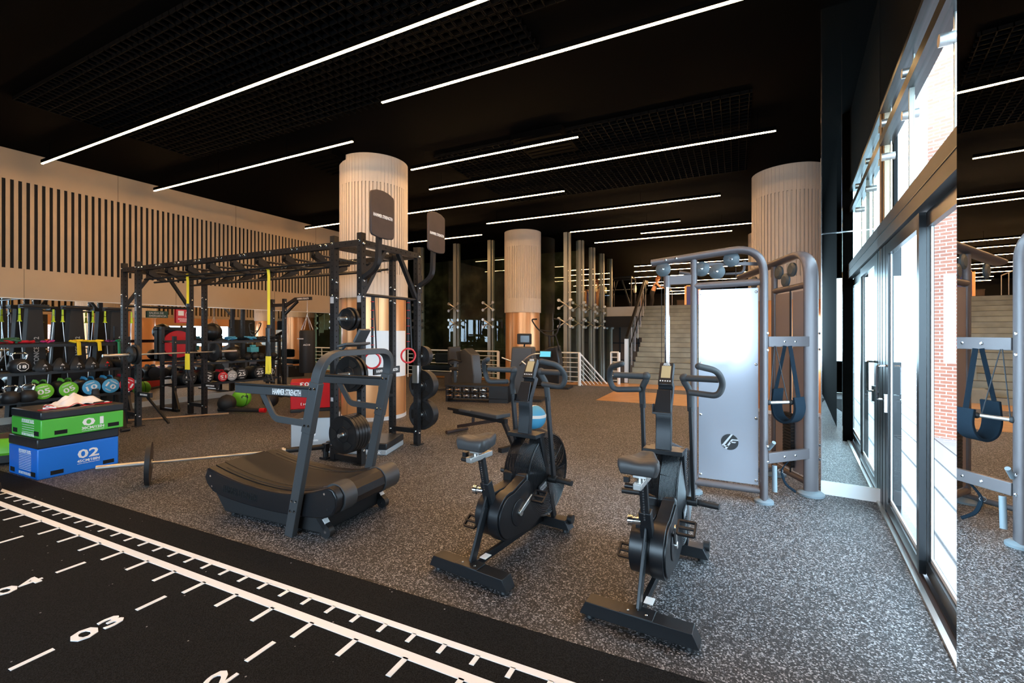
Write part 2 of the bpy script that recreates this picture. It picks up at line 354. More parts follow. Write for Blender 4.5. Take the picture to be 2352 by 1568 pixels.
# sliding doors
def slider(name, y0, y1, x, post0, post1, fm=WIN):
    w = MB(); w.bb(x, x+0.036, y0, y0+post0, 0.04, 2.4, 0); w.bb(x, x+0.036, y1-post1, y1, 0.04, 2.4, 0)
    w.bb(x, x+0.036, y0, y1, 0.04, 0.13, 0); w.bb(x, x+0.036, y0, y1, 2.32, 2.42, 0)
    g0, g1 = y0+post0, y1-post1
    w.bb(x+0.018, x+0.03, g0, g0+0.018, 0.13, 2.32, 1); w.bb(x+0.018, x+0.03, g1-0.018, g1, 0.13, 2.32, 1); w.bb(x+0.018, x+0.03, g0, g1, 0.13, 0.16, 1)
    o = struct(name, w, [fm, WSL], loc=WO, rz=WR)
    MB().bb(x+0.02, x+0.03, g0+0.018, g1-0.018, 0.15, 2.32).build('pane', GLS, o)
    return o
slider('door_1', 2.3, 3.95, 0.043, 0.06, 0.05)
d2 = slider('door_2', 3.9, 5.22, 0.003, 0.07, 0.13)
MB().tube(fillet([(0.005, 5.16, 1.03), (-0.06, 5.16, 1.03), (-0.06, 5.16, 1.33), (0.005, 5.16, 1.33)], 0.015), 0.011, n=8).bb(-0.02, 0.005, 5.1, 5.13, 0.92, 1.08).build('door_handle', CHR, d2)
w = MB(); w.bb(0.0, 0.06, 5.2, 5.34, 0, 2.42, 0); w.bb(0.0, 0.14, 5.38, 5.5, 0, 2.42, 0); w.bb(0.02, 0.05, 5.34, 5.38, 0, 2.42, 1)
struct('trim_2', w, [WIN, WINB], loc=WO, rz=WR)
w = MB(); w.bb(-0.03, 0.0, 2.3, 5.5, 0, 0.018, 1); w.bb(0, 0.03, 2.3, 5.5, 0, 0.01, 2); w.bb(0.03, 0.06, 2.3, 5.5, 0, 0.022, 0); w.bb(0.06, 0.08, 2.3, 5.5, 0, 0.006, 2); w.bb(0.08, 0.15, 2.3, 5.5, 0, 0.02, 0)
struct('trim_3', w, [WIN, STL, WD], loc=WO, rz=WR)
# mirrored pillar beside the camera, mirrored fin beyond the doors
w = MB(); w.bb(-0.085, 0.04, YB, 2.64, 0, CE, 1); w.bb(-0.092, -0.086, 1.6, 2.64, 0.0, 3.2, 0); w.bb(-0.092, -0.086, 1.6, 2.64, 3.206, CE, 0)
pm = w.build('mirrored_pillar', [BMIR, TARP], loc=WO, rz=WR); tag(pm, 'tall mirror clad pillar at the right edge, beside the glass doors', 'mirror')
w = MB(); w.bb(-0.46, 0.0, 5.51, 5.6, 0, CE, 2); w.bb(-0.46, -0.003, 5.5, 5.508, 0.13, 2.62, 0); w.bb(-0.46, -0.003, 5.5, 5.508, 2.63, CE, 0)
w.bb(-0.468, -0.46, 5.498, 5.606, 0, CE, 1); w.bb(-0.466, 0.0, 5.495, 5.5, 2.62, 2.63, 1); w.bb(-0.3, -0.296, 5.498, 5.5, 2.63, CE, 1)
pm = w.build('mirrored_fin', [BMD, CHR, BLK2], loc=WO, rz=WR); tag(pm, 'mirror faced fin wall with white skirting beside the sliding doors', 'mirror')
struct('baseboard_right', MB().bb(-0.47, 0.0, 5.485, 5.5, 0, 0.13), WPNT, loc=WO, rz=WR)
# far right wall: strip window, copper band, slats
w = MB(); XR = 0.05; Y0 = 5.62
w.bb(XR, XR+0.1, Y0, 8.2, 0, 2.35, 3); w.bb(XR, XR+0.1, 8.2, 16, 0, 0.9, 1); w.bb(XR, XR+0.1, 16, 22, 0, 2.35, 3); w.bb(XR, XR+0.1, 8.2, 16, 1.95, 2.35, 1)
w.bb(XR, XR+0.06, Y0, 22, 2.35, 2.5, 0); w.bb(XR, XR+0.06, Y0, 22, 4.3, CE, 0); w.bb(XR+0.07, XR+0.1, Y0, 22, 2.4, CE, 2)
y = Y0
while y < 22: w.bb(XR, XR+0.06, y, y+0.1, 2.5, 4.3, 0); y += 0.2
for y in (9.8, 11.6, 13.4, 14.8): w.bb(XR, XR+0.08, y, y+0.07, 0.9, 1.95, 2)
struct('wall_right_far', w, [BEI, COP, HOLE, DKW], loc=WO, rz=WR)
portal('portal_side', wl(0.2, 12.1, 1.42), (R(90), 0, R(90)+WR), 7.8, 1.05)
portal('portal_window', wl(0.2, 4.05, 1.9), (R(90), 0, R(90)+WR), 2.9, 3.8)
# ---- outdoors
w = MB(); w.bb(0.18, 14, -12, 30, -0.06, -0.02)
struct('trim_4', w, DECK, loc=WO, rz=WR)
w = MB().bb(0, 6, 0, 0.4, -0.1, 9)
o = w.build('brick_building', BRK, loc=(2.74, 9.43, 0), rz=math.atan2(-0.637, 0.97)); tag(o, 'red brick building standing outside beyond the terrace', 'building')
rl = thing('terrace_railing', 'steel railing of thin horizontal bars out on the terrace', 'railing', (0, 0, 0))
m = MB()
for k in range(8): m.cyl((2.0, 11.5, 0.12+k*0.135), (9, 14.8, 0.12+k*0.135), 0.012, n=6)
m.build('rail', STL, rl); m = MB()
for k in range(6): m.cyl((2.0+k*1.4, 11.5+k*0.66, -0.02), (2.0+k*1.4, 11.5+k*0.66, 1.12), 0.02, n=8)
m.build('post', STL, rl)
# ---- wooden floor insets
w = MB(); w.bb(-3.02, 1.7, 10.7, 12.65, 0, 0.006); struct('floor_wood_inset', w, WOOD)
w = MB(); w.bb(-4.75, 2.0, 13.55, 14.7, -0.2, 0.004); w.bb(-12, -4.75, 13.55, 14.1, -0.2, 0.004); struct('floor_wood_strip', w, WOOD)
# ---- glass walls and stone
w = MB(); w.bb(-13.5, -5.6, 17.5, 17.7, -3, CE); w.bb(-8.2, -8.0, 17.5, 27, -3, CE); struct('wall_stone', w, STN)
def glasswall(name, pts, zs, label):
    t = thing(name, label, 'glass wall', (pts[0][0], pts[0][1], 0))
    ox, oy = pts[0]
    for i, (x, y) in enumerate(pts):
        m = MB(); m.bb(x-ox-0.06, x-ox+0.06, y-oy-0.1, y-oy+0.02, zs, CE, 0); m.bb(x-ox+0.09, x-ox+0.13, y-oy-0.04, y-oy+0.1, zs, CE, 0)
        m.build('post', DGRN, t)
        s_ = MB()
        for z in (1.95, 2.55):
            for sx in (-1, 1):
                for sz in (-1, 1):
                    s_.tube([(x-ox, y-oy-0.12, z), (x-ox+sx*0.2, y-oy-0.16, z+sz*0.13)], 0.022, n=8); s_.cyl((x-ox+sx*0.2, y-oy-0.19, z+sz*0.13), (x-ox+sx*0.2, y-oy-0.1, z+sz*0.13), 0.05, n=12)
        s_.build('spider_fitting', STL, t)
    return t
t = glasswall('glass_wall', [(-12.6, 14.2), (-10.95, 14.2), (-9.3, 14.2), (-7.85, 14.2), (-6.4, 14.2), (-5.0, 14.2)], 0, 'tall glass wall with pale metal posts behind the exercise machines')
MB().bb(0, 7.6, 0.03, 0.05, 0, CE).build('pane', GLD, t)
t = glasswall('glass_wall', [(-5.0, 15.65), (-5.02, 17.15), (-5.05, 18.65), (-5.08, 20.15)], -3, 'glass wall with closely spaced metal posts running beside the stairwell')
MB().bb(-0.02, 0.0, -1.4, 4.6, -3, CE).build('pane', GLD, t)
# ---- upper floor, stairs
w = MB(); w.bb(-13.5, 2.6, 19.45, YF, 2.28, 2.72); w.bb(-5.0, -3.1, 19.0, 19.5, 1.85, 2.3, 1)
struct('floor_upper', w, [SLAB, DKW])
struct('wall_upper', MB().bb(-13.5, 4, YF-0.1, YF, 2.7, CE).bb(2.5, 2.6, 20, YF, 2.7, CE).bb(0.3, 2.6, 19.4, 19.45, -3, 2.3), DKW)  # last box added under the upper floor to stop sky light leaking in
w = MB(); w.bb(-8, -3.1, 21.4, 21.6, -3, 1.86); w.bb(-13.5, 2.6, 22.5, 22.6, -3, 2.3); w.bb(-13.5, 2.6, 13.5, 22.6, -3.1, -3)  # second wall and bottom slab are added to shut out sky light
for k in range(4): w.bb(-4.9+0.42*k, -4.84+0.42*k, 21.36, 21.4, -1, 1.86, 1)
for z in (0.3, 1.1): w.bb(-5.2, -3.1, 21.36, 21.4, z, z+0.06, 1)
struct('wall_lower', w, [mat('brown_wall', (0.12, 0.07, 0.045), 0.6), BLK2])
st = thing('staircase', 'wide pale stone staircase rising to the upper floor', 'stairs', (-2.95, 14.65, 0))
m = MB(); N = 17; rise = 2.72/N
for i in range(N):
    y0 = i*0.285; m.bb(-0.12 if i < 9 else -0.38, 3.1, y0, 4.86, i*rise, (i+1)*rise, 0); m.bb(-0.12 if i < 9 else -0.38, 3.1, y0-0.004, y0+0.02, (i+1)*rise-0.006, (i+1)*rise+0.002, 1)
for i in range(5): m.bb(1.9+0.05*(i%2), 3.1, i*0.855-0.01, i*0.855+0.6, i*3*rise, (i*3+2)*rise+0.004, 0)
m.build('steps', [STP, BLK2], st)
hr = thing('stair_handrail', 'glass stair balustrade with a thick black sloping handrail', 'handrail', (-3.15, 14.75, 0))
m = MB(); m.rect([(0, 0, 1.43), (-0.2, 4.3, 3.69), (-0.2, 5.0, 3.72)], 0.15, 0.08); m.rect([(0.1, 0, 1.15), (-0.1, 4.3, 3.4)], 0.03, 0.03); m.build('handrail', BLK, hr)
m = MB()
for k in range(7):
    u = k/6; m.cyl((0.05-0.2*u, 4.3*u, 0.1+2.6*u), (0.05-0.2*u, 4.3*u, 1.42+2.26*u), 0.014, n=8)
m.box((0, -0.05, 0.72), (0.11, 0.05, 1.4)); each(m, 'post', STL, hr)
MB().add([(0.03, 0, 0.05), (-0.17, 4.3, 2.7), (-0.17, 4.3, 3.6), (0.03, 0, 1.38)], [(0, 1, 2, 3)]).build('pane', GLS, hr)
def railing(x0, x1, y, label, drop=None):
    t = thing('railing', label, 'railing', (x0, y, 0)); L = x1-x0
    m = MB(); m.tube([(0, 0, 1.0), (L, 0, 1.0)]+([(L+drop, 0.9, -0.1)] if drop else []), 0.025, n=8)
    for k in range(6): m.tube([(0, 0, 0.12+k*0.145), (L, 0, 0.12+k*0.145)]+([(L+drop, 0.9, -1.0+k*0.145)] if drop else []), 0.012, n=6)
    m.build('rail', WPNT, t); n_ = max(2, int(L/0.9)+1)
    for k in range(n_): MB().cyl((L*k/(n_-1), 0, 0), (L*k/(n_-1), 0, 1.0), 0.026 if k < n_-1 else 0.05, n=10).build('post', WPNT, t)
railing(-10.8, -7.05, 13.3, 'long white tube railing in front of the glass wall, left of the far column')
railing(-5.6, -4.3, 13.42, 'short white tube railing right of the far column, dropping into the stairwell', 0.7)
railing(-3.55, -3.3, 14.3, 'small white railing end at the foot of the staircase')
# ---- columns
def column(x, y, rad, name, label, nr=60):
    t = thing(name, label, 'column', (x, y, 0))
    MB().lathe([(rad-0.03, 0), (rad-0.03, 0.07)], n=48).build('skirting', WSL, t)
    m = MB(); m.lathe([(rad-0.035, 0.07), (rad-0.035, 2.27)], n=64, m=0)
    for k in range(6):
        a = k*PI/3+0.35; m.cyl(((rad-0.036)*math.cos(a), (rad-0.036)*math.sin(a), 0.07), ((rad-0.036)*math.cos(a), (rad-0.036)*math.sin(a), 2.27), 0.004, 1, n=6)
    m.build('copper_panel', [COP, BLK2], t)
    m = MB()
    def ring(z0, z1, gw, r1, r0, seed):
        rnd = random.Random(seed)
        for i in range(nr):
            a0 = 2*PI*i/nr; w_ = 2*PI/nr; gg = gw*(0.6+0.9*rnd.random())
            a1 = a0+w_*(1-gg); am = (a0+a1)/2; a2 = a0+w_
            q = lambda a, r_, z: (r_*math.cos(a), r_*math.sin(a), z)
            m.add([q(a0, r1, z0), q(am, r1, z0), q(a1, r1, z0), q(a1, r0, z0), q(a2, r0, z0), q(a2, r1, z0),
                   q(a0, r1, z1), q(am, r1, z1), q(a1, r1, z1), q(a1, r0, z1), q(a2, r0, z1), q(a2, r1, z1)],
                  [(0, 1, 7, 6), (1, 2, 8, 7), (2, 3, 9, 8), (3, 4, 10, 9), (4, 5, 11, 10), (6, 7, 8, 9, 10, 11), (5, 4, 3, 2, 1, 0)], 0)
    ring(4.38, CE+0.03, 0.08, rad, rad-0.005, 1); ring(2.72, 4.38, 0.26, rad, rad-0.028, 2); ring(2.27, 2.72, 0.08, rad, rad-0.006, 3)
    m.lathe([(rad-0.03, 2.27), (rad-0.03, CE)], n=32)
    m.build('ribbed_cladding', CLAD, t, sm=False)
    return t
t = column(-6.35, 6.8, 0.64, 'column', 'big round column with ribbed cladding behind the tall black rig')
m = MB()
def arc(rr, z0, z1, a0, a1, n=20, th=0.01):
    v_ = []; 
    for i in range(n+1):
        a = a0+(a1-a0)*i/n
        for r_ in (rr, rr+th):
            for z in (z0, z1): v_.append((r_*math.cos(a), r_*math.sin(a), z))
    fs = []
    for i in range(n):
        k = i*4; fs += [(k+2, k+6, k+7, k+3), (k, k+1, k+5, k+4), (k+1, k+3, k+7, k+5), (k, k+4, k+6, k+2)]
    fs += [(0, 2, 3, 1), (n*4, n*4+1, n*4+3, n*4+2)]
    return v_, fs
v_, fs = arc(0.64, 0.8, 1.66, R(-75), R(15)); 
tag(MB().add(v_, fs).build('curved_board', PAPR, loc=(-6.35, 6.8, 0)), 'plain white curved board wrapped round the big column behind the rig', 'board')
column(-6.3, 13.6, 0.6, 'column', 'round column with copper base behind the exercise machines')
column(0.98, 10.95, 0.68, 'column', 'round column rising behind the grey cable machine')
column(0.97, 17.2, 0.6, 'column', 'distant round column half hidden behind the column by the cable machine')
# ---- ceiling light strips
LED = [(3.53, -10.95, 0.3, 'longest glowing strip, nearest, running from the slatted wall over the treadmill'), (4.53, -4.1, 0.55, 'second nearest glowing strip, starting above the big column side of the rig'),
 (5.25, -10.95, -5.34, 'glowing strip over the left end of the rig, ending left of the big column'), (6.64, -5.32, -2.15, 'short glowing strip just right of the top of the big column'),
 (7.72, -5.71, 0.53, 'long glowing strip right of the big column, reaching toward the cable machine'), (9.05, -11.03, -3.23, 'glowing strip passing behind the big column and both padded targets'),
 (10.84, -6.1, -0.3, 'glowing strip above the far column, in front of it'), (12.0, -9.8, -6.93, 'short glowing strip behind the right padded target'),
 (12.85, -4.4, -1.33, 'short glowing strip above the staircase side of the glass wall'), (13.95, -2.56, 0.5, 'short glowing strip above the staircase, right of the others'),
 (14.75, -4.2, -0.1, 'lowest seeming glowing strip in front of the staircase'), (20.8, -4.1, 2.5, 'nearest glowing strip of the upper floor ceiling'), (22.6, -4.45, 2.5, 'second glowing strip of the upper floor ceiling'),
 (25.0, -4.9, 3, 'third glowing strip of the upper floor ceiling'), (27.9, -5.8, 3, 'fourth glowing strip of the upper floor ceiling'), (29.8, -5, -2.7, 'fifth, shorter glowing strip of the upper floor ceiling'),
 (32, -4.8, 3, 'sixth glowing strip of the upper floor ceiling'), (34.5, -4.3, -2.9, 'seventh, shorter glowing strip of the upper floor ceiling'), (37, -4.6, -3.3, 'farthest, shortest glowing strip of the upper floor ceiling'),
 (1.6, -9, 0.1, 'unseen glowing strip added overhead for its light, nearer than the longest one')]  # last strip is added out of view, only for its light
for (y, x0, x1, lab) in LED:
    t = thing('ceiling_light', lab, 'light', (x0, y, 4.6), 0, 'warm linear ceiling lights'); L = x1-x0
    m = MB().bb(0, L, -0.018, 0.018, 0.0, 0.06)
    k = 0.3
    while k < L: m.cyl((k, 0, 0.06), (k, 0, 0.3), 0.004, n=6); k += 1.9
    m.build('housing', TARP, t)
    MB().bb(0.002, L-0.002, -0.013, 0.013, -0.012, 0.0).build('diffuser', LEDM, t)
# ceiling boxes and vents
for (x, y, lab) in ((-2.9, 7.2, 'dark square ceiling unit between two light strips, centre of the ceiling'), (-6.9, 6.3, 'dark square ceiling unit beside the top of the big column')):
    t = thing('ceiling_unit', lab, 'vent', (x, y, CE-0.09)); MB().bb(-0.45, 0.45, -0.45, 0.45, 0, 0.09).build('casing', TARP, t)
    m = MB()
    for k in range(6): m.bb(-0.4, 0.4, -0.38+k*0.14, -0.3+k*0.14, -0.012, 0.0)
    m.build('grille', TARP, t)
# ================================================================ TURF
TA = R(1.1)
def tf(x, y): return (x*math.cos(TA)-y*math.sin(TA), x*math.sin(TA)+y*math.cos(TA))
t = thing('turf_track', 'black artificial turf track with white ruler markings and numbers', 'turf', (0, 0, 0), TA)
MB().bb(-13, 0.33, -2.5, 2.29, 0.0, 0.008).build('turf', TRF, t)
m = MB(); z0, z1 = 0.008, 0.0105
m.bb(-13, 0.9, 1.985, 2.035, z0, z1); m.bb(-13, 0.9, 1.795, 1.86-0.005, z0, z1)
m.v = []; m.f = []; m.m = []
m.bb(-13, 0.33, 1.99, 2.03, z0, z1); m.bb(-13, 0.33, 1.82, 1.872, z0, z1)
x = -1.935+0.195*14-3*0.0
x = -1.90-0.1945*50
while x < 0.3: m.bb(x-0.013, x+0.013, 1.925, 1.995, z0, z1); x += 0.1945
x = -1.44-0.3235*36
while x < 0.3: m.bb(x-0.015, x+0.015, 1.695, 1.83, z0, z1); x += 0.3235
m.build('marking_line', TLN, t)
for k, num in enumerate(('00', '01', '02', '03', '04', '05', '06', '07')):
    X = -0.19-0.9745*k-0.0
    m = MB(); m.bb(X-0.014, X+0.014, 1.475, 1.63, z0, z1); m.bb(X-0.014, X+0.014, 0.955, 1.115, z0, z1)
    m.text(num, (X+0.0, 1.292, z1), (0, 1, 0), (-1, 0, 0), w=0.225, h=0.112, d=0.002); m.build('number_mark', TLN, t)

# ================================================================ AIR BIKES
def make_bike(loc, rz, label, left_down):
    t = thing('air_bike', label, 'exercise bike', loc, rz, None)
    def foot(y, L, nm, wheels=False):
        m = MB(); h = L/2
        fn = lambda u, v, w_: (u, y+w_, v)
        m.prism([(-h, 0.03), (-h+0.01, 0.03), (h-0.01, 0.03), (h, 0.03), (h-0.035, 0.105), (-h+0.035, 0.105)], fn, -0.05, 0.05)
        m.bb(-0.09, 0.09, y-0.055, y+0.05, 0.105, 0.112)
        for sx in (-0.05, 0.05): m.cyl((sx, y-0.02, 0.112), (sx, y-0.02, 0.118), 0.008, 1, n=8)
        o = m.build(nm, [BIKE, CHR], t, bevel=0.004)
        for s_ in (-1, 1):
            MB().cyl((s_*(h-0.05), y, 0), (s_*(h-0.05), y, 0.03), 0.028, 0, r2=0.02).build('rubber_foot', RUB, o)
            if wheels: MB().cyl((s_*(h-0.02)-0.02, y+0.03, 0.1), (s_*(h-0.02)+0.02, y+0.03, 0.1), 0.035, 0).build('transport_wheel', RUB, o)
    foot(0.0, 0.64, 'rear_stabilizer'); foot(1.0, 0.5, 'front_stabilizer', True)
    # frame: rear strut, long base bar, front legs
    m = MB(); m.rect([(0, 0.02, 0.11), (0, 0.17, 0.42)], 0.02, 0.06, ref=(1, 0, 0)); m.rect([(0, 0.0, 0.085), (0, 1.0, 0.085)], 0.05, 0.03)
    m.prism([(0.0, 0.11), (0.05, 0.11), (0.24, 0.5), (0.17, 0.5)], lambda u, v, w_: (w_, u, v), -0.006, 0.006)
    for s_ in (-1, 1): m.rect([(s_*0.1, 0.98, 0.11), (s_*0.115, 0.72, 0.84)], 0.05, 0.03, ref=(0, 1, 0))
    m.bb(-0.13, 0.13, 0.63, 0.78, 0.815, 0.845)
    m.build('frame', BIKE, t, bevel=0.003)
    # crank casing and drum
    m = MB()
    pts = []
    for i in range(15):
        a = R(80+i*200/14); pts.append((0.33+0.17*math.cos(a), 0.33+0.17*math.sin(a)))
    pts += [(0.6, 0.13), (0.93, 0.22), (1.0, 0.33), (0.95, 0.42), (0.72, 0.47), (0.55, 0.56)]
    m.prism(pts, lambda u, v, w_: (w_, u, v), 0.02, 0.1)
    m.prism([(0.33+(u-0.33)*0.9, 0.33+(v-0.33)*0.9) for u, v in pts], lambda u, v, w_: (w_, u, v), 0.1, 0.112)
    m.prism([(0.33+(u-0.33)*0.93, 0.33+(v-0.33)*0.93) for u, v in pts[:15]]+[(0.6, 0.15), (0.6, 0.5)], lambda u, v, w_: (w_, u, v), -0.1, 0.02)
    m.lathe([(0.095, 0), (0.095, 0.006), (0.085, 0.008)], (0.112, 0.42, 0.33), (1, 0, 0), 32)
    m.bb(-0.075, 0.015, 0.24, 0.56, 0.46, 0.505)
    m.build('crank_casing', PLAS, t, bevel=0.006)
    m = MB(); m.prism([(0.53, 0.37), (0.53, 0.57), (0.6, 0.58), (0.9, 0.5), (0.9, 0.3), (0.7, 0.28)], lambda u, v, w_: (w_, u, v), -0.11, 0.11)
    m.build('fan_shroud', PLAS, t, bevel=0.02)
    m = MB(); m.box((0.125, 0.75, 0.42), (0.006, 0.13, 0.08), M=Matrix.Rotation(0.25, 4, 'X')); m.text('HAMMER', (0.129, 0.75, 0.435), (0, 1, 0.25), (0, -0.25, 1), w=0.1, h=0.02, m=1); m.text('STRENGTH', (0.129, 0.755, 0.41), (0, 1, 0.25), (0, -0.25, 1), w=0.1, h=0.02, m=1)
    m.build('badge', [BIKE, GPRT], t)
    # fan cage
    FC = (0, 0.87, 0.49); FR = 0.35
    m = MB()
    for i in range(31):
        x = -0.11+0.22*i/30; rr = FR-0.035*abs(i-15)/15
        m.tube([(x, FC[1]+rr*math.cos(2*PI*j/48), FC[2]+rr*math.sin(2*PI*j/48)) for j in range(48)], 0.0026, n=4, closed=True)
    for s_ in (-1, 1):
        for k in range(19):
            rr = 0.08+0.0135*k; m.tube([(s_*(0.11+0.012*(1-k/19)), FC[1]+rr*math.cos(2*PI*j/40), FC[2]+rr*math.sin(2*PI*j/40)) for j in range(40)], 0.0022, n=4, closed=True)
        m.lathe([(0.07, 0), (0.07, 0.01)], (s_*0.112, FC[1], FC[2]), (s_, 0, 0), 24)
    for k in range(10):
        a = 2*PI*k/10
        m.tube([(-0.104, FC[1]+0.07*math.cos(a), FC[2]+0.07*math.sin(a)), (-0.1, FC[1]+FR*0.9*math.cos(a), FC[2]+FR*0.9*math.sin(a)), (0, FC[1]+FR*math.cos(a), FC[2]+FR*math.sin(a)), (0.1, FC[1]+FR*0.9*math.cos(a), FC[2]+FR*0.9*math.sin(a)), (0.104, FC[1]+0.07*math.cos(a), FC[2]+0.07*math.sin(a))], 0.004, n=4)
    m.build('fan_cage', PLAS, t)
    m = MB()
    for k in range(12):
        a = 2*PI*k/12; m.rect([(0, FC[1]+0.05*math.cos(a), FC[2]+0.05*math.sin(a)), (0, FC[1]+0.29*math.cos(a), FC[2]+0.29*math.sin(a))], 0.12, 0.004, ref=(1, 0.5*math.sin(a), -0.5*math.cos(a)))
    m.cyl((-0.09, FC[1], FC[2]), (0.09, FC[1], FC[2]), 0.06)
    m.build('fan_wheel', BLK2, t)
    # mast and console
    m = MB(); m.rect(fillet([(0, 0.68, 0.83), (0, 0.70, 1.0), (0, 0.69, 1.1), (0, 0.79, 1.27)], 0.1), 0.1, 0.05, ref=(1, 0, 0))
    m.build('mast', BIKE, t, bevel=0.004)
    M_ = Matrix.Rotation(R(-28), 4, 'X')
    m = MB(); m.box((0, 0.78, 1.335), (0.095, 0.045, 0.17), M=M_); cn = m.build('console', PLAS, t, bevel=0.006)
    nrm = M_ @ Vector((0, -1, 0)); up = M_ @ Vector((0, 0, 1)); ctr = Vector((0, 0.78, 1.335))+nrm*0.0235
    m = MB(); m.box(ctr+up*0.012, (0.062, 0.002, 0.09), M=M_); m.build('screen', CRAT, cn)
    m = MB(); m.text('HAMMER', ctr+up*0.074, (1, 0, 0), up, w=0.04, h=0.008); m.text('STRENGTH', ctr+up*0.064, (1, 0, 0), up, w=0.045, h=0.008)
    for k in range(5): m.box(ctr+up*-0.055+Vector((-0.032+k*0.016, 0, 0)), (0.008, 0.003, 0.008), M=M_)
    m.build('button_row', WHT, cn)
    # tan phone tray in front of the mast
    m = MB(); m.prism([(-0.055, 0), (0.055, 0), (0.045, 0.14), (-0.045, 0.14)], lambda u, v, w_: (u, 0.635+v*0.45+w_, 1.1+v), 0, 0.012); m.bb(-0.062, 0.062, 0.615, 0.65, 1.085, 1.1); m.bb(-0.062, -0.056, 0.62, 0.66, 1.09, 1.15)
    m.build('phone_tray', PLAS, t, bevel=0.002)
    # seat, slide, post
    st_ = bpy.data.meshes.new('seat'); vs = []; fs = []
    NU, NV = 14, 12
    for i in range(NU+1):
        u = i/NU; y = -0.03+0.29*u
        hw = 0.13*(1-u)**0.55*(1 if u > 0 else 0.93) if u < 0.5 else 0.13*(0.5)**0.55*(1-0.62*(u-0.5)/0.5*1.0)
        if u < 0.12: hw *= 0.82+1.5*u
        if u > 0.93: hw *= 0.7
        for j in range(NV+1):
            q = -1+2*j/NV; x = hw*math.sin(q*PI/2)*1.0
            zt = 0.045*math.sqrt(max(0, 1-abs(q)**3.5)) - 0.016*math.exp(-(q*3)**2)*(1 if 0.0 < u < 0.8 else 0) + 0.012*max(0, u-0.7) + (0.012 if u < 0.4 else 0)
            if i in (0, NU): zt *= 0.45
            vs.append((x, y, zt))
        
    K = NV+1
    for i in range(NU):
        for j in range(NV): fs.append((i*K+j, i*K+j+1, (i+1)*K+j+1, (i+1)*K+j))
    B = len(vs); vs += [(x*0.85, y+0.01*(0.5-(k//K)/NU), -0.035) for k, (x, y, z) in enumerate(vs)]
    for i in range(NU):
        for j in range(NV): fs.append((B+i*K+j, B+(i+1)*K+j, B+(i+1)*K+j+1, B+i*K+j+1))
    for i in range(NU): fs.append((i*K, (i+1)*K, B+(i+1)*K, B+i*K)); fs.append((i*K+NV, B+i*K+NV, B+(i+1)*K+NV, (i+1)*K+NV))
    for j in range(NV): fs.append((j, B+j, B+j+1, j+1)); fs.append((NU*K+j, NU*K+j+1, B+NU*K+j+1, B+NU*K+j))
    m = MB().add(vs, fs, M=Matrix.Translation((0, 0, 0.885))); so = m.build('seat', TAN, t, sm=True, ang=80)
    sb = so.modifiers.new('sub', 'SUBSURF'); sb.levels = 1; sb.render_levels = 1
    m = MB(); m.box((0, 0.1, 0.79), (0.045, 0.24, 0.035)); m.cyl((0, 0.06, 0.80), (0, 0.06, 0.86), 0.02); m.rect([(-0.03, 0.0, 0.85), (-0.03, 0.2, 0.85)], 0.008, 0.008); m.rect([(0.03, 0.0, 0.85), (0.03, 0.2, 0.85)], 0.008, 0.008); m.bb(-0.04, 0.04, 0.04, 0.08, 0.82, 0.85)
    m.build('seat_slide', STL, t, bevel=0.003)
    m = MB(); m.cyl((-0.07, -0.0, 0.785), (0.0, -0.0, 0.785), 0.014); m.bb(-0.085, -0.055, 0.02, 0.05, 0.795, 0.825)
    m.build('adjuster', PLAS, t)
    m = MB(); m.rect([(0, 0.12, 0.78), (0, 0.19, 0.5)], 0.045, 0.03, ref=(1, 0, 0))
    for k in range(14): m.box((-0.0, 0.1105+k*0.00335*1.0, 0.76-k*0.016), (0.01, 0.006, 0.008), 1)
    m.build('seat_post', [BIKE, CHR], t)
    m = MB(); m.rect([(0, 0.17, 0.6), (0, 0.26, 0.34)], 0.07, 0.055, ref=(1, 0, 0)); m.build('post_sleeve', BIKE, t, bevel=0.004)
    MB().cyl((-0.075, 0.17, 0.53), (-0.03, 0.18, 0.53), 0.022).cyl((-0.1, 0.165, 0.53), (-0.075, 0.17, 0.53), 0.03).build('adjuster_knob', CHR, t)
    # cranks and pedals
    for s_ in (-1, 1):
        a = R(-60 if (s_ > 0) == left_down else 120)
        cx = s_*0.125; cy, cz = 0.42, 0.33; ey, ez = cy-0.17*math.cos(a)*-1*(1), cz+0.17*math.sin(a)
        if left_down is None: a = R(30 if s_ > 0 else 210); ey, ez = cy+0.17*math.cos(a), cz+0.17*math.sin(a)
        m = MB(); m.rect([(cx, cy, cz), (cx+s_*0.012, ey, ez)], 0.026, 0.014, ref=(0, 1, 1)); m.cyl((cx-s_*0.03, cy, cz), (cx+s_*0.012, cy, cz), 0.022); cr = m.build('crank', STL, t, bevel=0.003)
        px = cx+s_*0.075; m = MB()
        M_ = Matrix.Translation((px, ey, ez)) @ Matrix.Rotation(R(35), 4, 'X')
        sub = MB()
        for yy in (-0.045, 0, 0.045): sub.box((0, yy, 0), (0.095, 0.012, 0.018))
        for xx in (-0.048, 0.048): sub.box((xx, 0, 0), (0.012, 0.09, 0.02))
        sub.cyl((-0.06, 0, 0), (0.05, 0, 0), 0.009); m.add(sub.v, sub.f, 0, M_)
        m.build('pedal', PLAS, cr)
